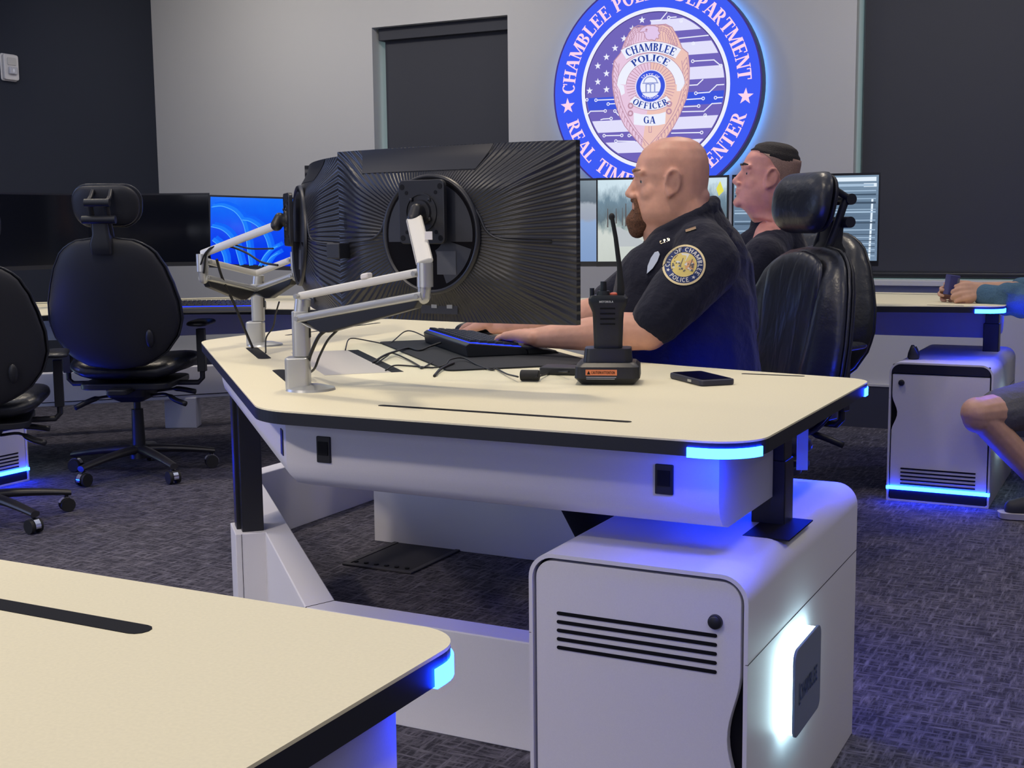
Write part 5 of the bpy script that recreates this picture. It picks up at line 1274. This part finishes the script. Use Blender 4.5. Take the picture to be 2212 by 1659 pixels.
y_gold, p_navy, p_wh, p_gr, p_or = mat('patch_gold', (.72, .60, .34), .7), mat('patch_navy', (.015, .035, .15), .8), mat('patch_white', (.62, .62, .60), .8), mat('patch_grey', (.10, .10, .11), .8), mat('patch_orange', (.62, .34, .16), .8)
p_ye = mat('patch_yellow', (.62, .50, .16), .8)
def draw_patch(m, P):
    R = .054
    sc = lambda f, off: (lambda x, y: P(off)(x*R*1.0*f, y*R*f))
    A = lambda off: (lambda x, y: P(off)(x*R*.98, y*R*.96))
    for k in range(6): disc(m, (0, 0), .15*k, .15*(k+1), A(.0012), 48, 1)
    disc(m, (0, 0), .90, 1.0, A(.0019), 48, 0)
    for k in range(4): disc(m, (0, 0), .15*k, .15*(k+1), A(.0019), 40, 5)
    poly(m, [(-.2, .55), (.2, .55), (.05, .15)], A(.0024), 2); poly(m, [(-.5, -.30), (.5, -.38), (.2, -.56), (-.2, -.56)], A(.0024), 0)
    poly(m, [(.05, .10), (.35, .30), (.52, .10), (.45, -.25), (.1, -.2)], A(.0024), 4)
    rnd = random.Random(5)
    for k in range(26):
        x, y = rnd.uniform(-.5, .45), rnd.uniform(-.32, .12); s_ = rnd.uniform(.03, .07); poly(m, [(x-s_, y-s_*.6), (x+s_, y-s_*.8), (x+s_*.7, y+s_), (x-s_*.8, y+s_*.7)], A(.0028), 3 if k % 3 else 2)
    for x in (-.15, .28): stroke(m, [(x, -.1), (x+.08, .30)], .035, A(.0031), 3)
    text_arc(m, 'CITY OF CHAMBLEE', A(.0026), .745, .21, 196, -34, True, 2); text_arc(m, 'POLICE', A(.0026), .745, .21, 225, 297, True, 2, True)
    star(m, (.755*math.cos(rad(207)), .755*math.sin(rad(207))), .10, A(.0026), 2); star(m, (.755*math.cos(rad(314)), .755*math.sin(rad(314))), .10, A(.0026), 2)
m = MB(); draw_patch(m, Pp); m.build('shoulder_patch', [y_gold, p_navy, p_wh, p_gr, p_or, p_ye], sh)
m_pin = mat('gold_pin', (.75, .62, .40), .25, .9)
P = drape(bv1, W(1492, 493, 3.15), toC+UPV*.5, rad(8)); m = MB()
L0 = [P(.001)(x, y) for x, y in ((-.013, -.005), (.013, -.005), (.013, .005), (-.013, .005))]; m.loft([L0, [p+toC*.004+UPV*.002 for p in L0]]); m.build('rank_bar', m_pin, sh, bevel=.0008)
P = drape(bv1, W(1436, 518, 3.2), toC+UPV*.2, rad(22)); m = MB(); text_line(m, 'C.P.D', P(.003), .009, width=.028, sans=True); m.build('collar_letters', m_pin, sh)
P = drape(bv1, W(1409, 563, 3.15), toC+UPV*.1, rad(-26)); m = MB()
o_ = [(-.010, .026), (0, .032), (.010, .026), (.013, .008), (.010, -.014), (0, -.034), (-.010, -.014), (-.013, .008)]; L0 = [P(.0)(x*.75, y) for x, y in o_]; m.loft([L0, [p+toC*.006 for p in L0]])
m.build('badge', mat('badge_silver', (.75, .78, .8), .2, .9), sh, bevel=.001)
# trousers and shoes
m = MB(); hp = W(1545, 868, 3.42)
kL, aL = W(1235, 1015, 2.98), W(1400, 1330, 3.14); kR, aR = W(1250, 975, 3.42), W(1400, 1235, 3.50)
aL.z = .10; aR.z = .10
m.chain([W(1540, 850, 3.32), kL, aL], [.115, .068, .050]); m.chain([W(1510, 855, 3.52), kR, aR], [.115, .068, .050]); m.ell(hp, (.17, .17, .13))
m.build('trousers', m_trouser, per1, remesh=.009, sm=5)
def shoe(anchor, fwd_, parent, mats, name='shoe', L=.28):
    F = Vector(fwd_).normalized(); Lf = UPV.cross(F); T = frame((anchor.x, anchor.y, 0), F, Lf, UPV); m = MB()
    m.loft([[T @ Vector((x, y, z)) for x, y in rpoly([(-.08*k, -.036*k), (.12, -.05*k), (.20*k, -.03*k), (.20*k, .03*k), (.12, .05*k), (-.08*k, .036*k)], [.03, .03, .028, .028, .03, .03], 4)] for k, z in ((1, .004), (1.02, .026))], mi=1)
    m2 = MB(); m2.chain([T @ Vector((-.03, 0, .055)), T @ Vector((.08, 0, .050)), T @ Vector((.15, 0, .040))], [.046, .042, .033]); m2.cap(T @ Vector((-.03, 0, .06)), T @ Vector((-.02, 0, .10)), .042, .038)
    o = m2.build(name, mats[0], parent, remesh=.005, sm=5); m.build('sole', [mats[1], mats[1]], o)
m_shoe = mat('black_shoe', (.01, .01, .012), .4); 
shoe(aL, FH, per1, (m_shoe, m_rubber)); shoe(aR, FH, per1, (m_shoe, m_rubber))

# ---- second officer
T2 = face_frame(W(1659, 389, 4.30), FH, rad(11)); m = MB(); head(m, T2, 1.0, jowl=.0)
n2 = W(1672, 490, 4.36)
m.chain([T2 @ Vector((-.030, 0, -.06)), n2], [.060, .064]); m.chain([T2 @ Vector((.030, 0, -.085)), n2], [.040, .05])
s2L, e2L, w2L = W(1650, 560, 4.20), W(1560, 720, 4.16), W(1420, 740, 4.25)
s2R, e2R, w2R = W(1640, 555, 4.58), W(1540, 715, 4.60), W(1420, 735, 4.52)
m.chain([n2, W(1690, 700, 4.40)], [.058, .09])
for a, b_, c in ((s2L, e2L, w2L), (s2R, e2R, w2R)): m.chain([n2, a, b_, c], [.06, .055, .042, .026])
for w, s_ in ((w2L, -1), (w2R, 1)): hand(m, w, FH+Vector((0, 0, -.15)), UPV, s_, 1.0)
per2 = m.build('person', m_skin2, remesh=.0045, sm=5)
tag(per2, 'person with short dark hair and shaved sides in a dark shirt, behind the bald officer', 'person')
eyes(per2, T2, 1.0, m_hair)
m = MB(); secs = []
HT = ((.066, .087, -.096, .0745), (.090, .074, -.087, .067), (.108, .052, -.070, .054), (.119, .026, -.048, .034), (.1255, -.010, -.020, .008))
def hs(z):
    for a, b in zip(HT, HT[1:]):
        if z <= b[0]: t = (z-a[0])/(b[0]-a[0]); return [a[i]+(b[i]-a[i])*t for i in (1, 2, 3)]
    return list(HT[-1][1:])
for z, fcut, g in ((.067, -.02, .0012), (.074, .03, .0022), (.082, .055, .003), (.090, .2, .0038), (.099, .2, .0045), (.108, .2, .005), (.1145, .2, .0058), (.120, .2, .0062), (.1245, .2, .0066), (.127, .2, .007)):
    f, bk, hw = hs(z-(.006 if z > .10 else 0)); xc = (f+bk)/2; a = (f-bk)/2
    secs.append([T2 @ Vector((min(xc+(a+g)*math.copysign(abs(math.cos(t))**.86, math.cos(t)), fcut), (hw+g)*math.copysign(abs(math.sin(t))**.92, math.sin(t))*(1-.0*max(0, math.cos(t))), z)) for t in [2*PI*k/48 for k in range(48)]])
m.loft(secs); m.build('hair', m_hair, per2, smooth=True)
m = MB(); secs = []
for z, f, bk, hw in ((-.030, -.055, -.0955, .0700), (-.004, -.035, -.0985, .0752), (.012, -.022, -.1005, .0768), (.026, -.012, -.1015, .0782), (.042, .000, -.1015, .0783), (.066, .022, -.0985, .0758), (.080, .045, -.0940, .0715)):
    xc = (f+bk)/2; a = (f-bk)/2; ring_ = []
    for k in range(36):
        t = 2*PI*k/36; x = xc+a*math.cos(t); full = [r for r in ((.094, -.098),)][0]
        uu = (x-(-.0025))/.0965; w = hw*(max(0, 1-abs(uu)**2.3))**(1/2.3) if math.cos(t) < .9 else hw*(max(0, 1-abs(uu)**2.3))**(1/2.3)
        ring_.append(T2 @ Vector((x, math.copysign(w if abs(math.sin(t)) > .12 else w*abs(math.sin(t))/.12, math.sin(t)), z)))
    secs.append(ring_)
m.loft(secs); m.build('shaved_sides', mat('short_stubble', (.30, .185, .145), .7, noise=(300, .25)), per2, smooth=True)
m = MB()
m.chain([n2, W(1690, 600, 4.40), W(1690, 720, 4.40), W(1710, 850, 4.42)], [.084, .125, .145, .16]); m.chain([W(1680, 515, 4.34), s2L, W(1590, 660, 4.17)], [.06, .078, .062]); m.chain([W(1668, 515, 4.45), s2R, W(1575, 660, 4.60)], [.06, .078, .062]); m.cap(W(1640, 560, 4.36), W(1640, 680, 4.36), .11, .12)
s2_ = m.build('shirt', m_uniform, per2, remesh=.008, sm=5)
m = MB(); secs = []; axU = ((T2 @ Vector((-.030, 0, -.06)))-n2).normalized(); ax2 = FH.cross(axU).normalized(); ax1 = axU.cross(ax2); cN = (n2+(T2 @ Vector((-.030, 0, -.06))))/2-axU*.018
for k in range(31):
    a = rad(22+316*k/30); d = (ax1*math.cos(a)+ax2*math.sin(a)).normalized(); c = cN+axU*(-.030*max(0, math.cos(a)))
    secs.append([c+d*.080+axU*-.024, c+d*.068+axU*.018, c+d*.063+axU*.018, c+d*.064-axU*.024])
m.loft(secs); m.build('collar', m_uniform, s2_, smooth=True)
m = MB()
for sh_ in (0, .30):
    kk = W(1480, 905, 4.15+sh_); aa = W(1500, 1120, 4.25+sh_); aa.z = .10; m.chain([W(1680, 850, 4.35+sh_*.5), kk, aa], [.10, .062, .046]); aa2 = aa
    shoe(aa, FH, per2, (m_shoe, m_rubber))
m.build('trousers', m_trouser, per2, remesh=.01, sm=5)

# ---- man at the right, cropped by the frame
m_skin3 = mat('light_skin', (.58, .34, .24), .5, spec=.35, noise=(30, .08, 6), bump=(140, .12, .002), sss=.1)
m_tee = mat('blue_heather_knit', (.055, .125, .200), .9, noise=(420, .25), bump=(30, .5, .02)); m_short = mat('grey_shorts_cloth', (.115, .115, .125), .9, noise=(300, .12), bump=(24, .5, .02))
m = MB()
hd3 = face_frame(W(2440, 330, 5.15), Vector((-1, -.1, 0)), 0); head(m, hd3, 1.0)
n3 = W(2455, 440, 5.18); m.chain([hd3 @ Vector((-.03, 0, -.06)), n3], [.06, .062])
wA, wB = W(2118, 628, 5.14), W(2092, 624, 5.245)
eA, eB = W(2320, 672, 4.98), W(2330, 640, 5.42); sA, sB = W(2450, 520, 4.98), W(2450, 515, 5.38)
m.chain([n3, W(2470, 600, 5.18), W(2450, 760, 5.18)], [.09, .13, .14])
m.chain([n3, sA, eA, W(2210, 650, 5.06), wA], [.06, .055, .045, .038, .027]); m.chain([n3, sB, eB, W(2230, 625, 5.34), wB], [.06, .055, .045, .036, .027])
obj_c = W(2053, 616, 5.195)
# near hand : back of the hand to us, fingers wrapping round the far side, thumb on top
hand(m, wA, (W(2040, 632, 5.11)-wA), (-_f*.95+UPV*.25).normalized(), 1, 1.0, ((50, 62, 40), (50, 62, 40), (52, 60, 40), (55, 60, 40)), thumb=((.022, .022, -.006), (.052, .040, -.012), (.070, .046, -.020), (.082, .040, -.030)))
hand(m, wB, (W(2040, 628, 5.24)-wB), (_f*.9+UPV*.3).normalized(), -1, .98, ((-4, 72, 62), (-4, 74, 62), (-2, 74, 60), (2, 74, 58)), thumb=((.022, .022, -.006), (.052, .040, -.012), (.074, .046, -.020), (.090, .036, -.030)))
kA, aA = W(2112, 893, 4.78), W(2330, 1130, 4.92); hpA = W(2430, 835, 5.10)
m.chain([hpA, W(2220, 880, 4.88), kA], [.11, .085, .060]); m.cap(kA+Vector((-.004, 0, .002)), kA+Vector((0, 0, -.02)), .060, .056)
m.chain([kA, W(2180, 965, 4.83), W(2240, 1030, 4.86), aA], [.055, .054, .046, .034])
kB = W(2330, 880, 5.25); aB = W(2292, 1065, 4.72); m.chain([W(2440, 840, 5.28), kB, W(2320, 1000, 4.95), aB], [.11, .06, .05, .034])
m.chain([W(2450, 760, 5.18), W(2440, 830, 5.18)], [.15, .15])
per3 = m.build('person', m_skin3, remesh=.0048, sm=4)
tag(per3, 'person in blue sleeves and grey shorts at the right edge, hands on the far desk', 'person')
eyes(per3, hd3); 
m = MB(); m.ell((hd3 @ Vector((-.015, 0, .045))), (.092, .082, .084), hd3.to_3x3()); m.build('hair', m_hair, per3, smooth=True)
m = MB(); m.chain([n3, W(2470, 600, 5.18), W(2450, 780, 5.18)], [.085, .15, .17]); 
L_ = [sA, eA, W(2270, 662, 5.01), W(2225, 655, 5.04), W(2180, 648, 5.08), W(2148, 643, 5.11), W(2128, 638, 5.13)]; m.chain(L_, [.078, .060, .060, .064, .053, .052, .047])
for px in (2170, 2188, 2204, 2222): a = W(px, 612, 5.08); b_ = W(px+8, 690 if px > 2190 else 678, 5.06); m.cap((a+b_)/2+_r*.004+Vector((0, 0, .016)), (a+b_)/2-Vector((0, 0, .020)), .050, .050)
m.chain([sB, eB, W(2250, 628, 5.36), W(2205, 622, 5.33)], [.078, .060, .056, .046])
m.build('shirt', m_tee, per3, remesh=.0065, sm=3)
m = MB(); m.chain([W(2440, 832, 5.14), W(2300, 862, 4.96), W(2190, 882, 4.86), W(2160, 888, 4.835)], [.16, .112, .092, .086]); m.chain([W(2440, 832, 5.26), W(2380, 870, 5.27)], [.15, .11]); m.build('shorts', m_short, per3, remesh=.008, sm=3)
m_blush = mat('dark_blue_shoe', (.02, .022, .03), .7); m_sole = mat('grey_sole', (.42, .40, .42), .7)
shoe(aB+Vector((-.02, 0, 0)), Vector((-.93, -.36, 0)), per3, (m_blush, m_sole)); shoe(aA, Vector((-.9, -.3, 0)), per3, (m_blush, m_sole))
bx = thing('small_case', 'small violet blue case held upright in the hands on the far desk', 'case', (obj_c.x, obj_c.y, obj_c.z-.040), YAW+rad(8)); bx.rotation_euler.y = rad(8)
MB().prism(rrect(-.024, .024, -.020, .020, .006), 0, .082).build('case_body', mat('violet_blue_plastic', (.055, .06, .20), .5), bx, bevel=.003)
MB().box((.012, -.0205, .045), (.021, -.019, .072)).build('case_clip', mat('grey_clip', (.15, .17, .2), .4), bx)
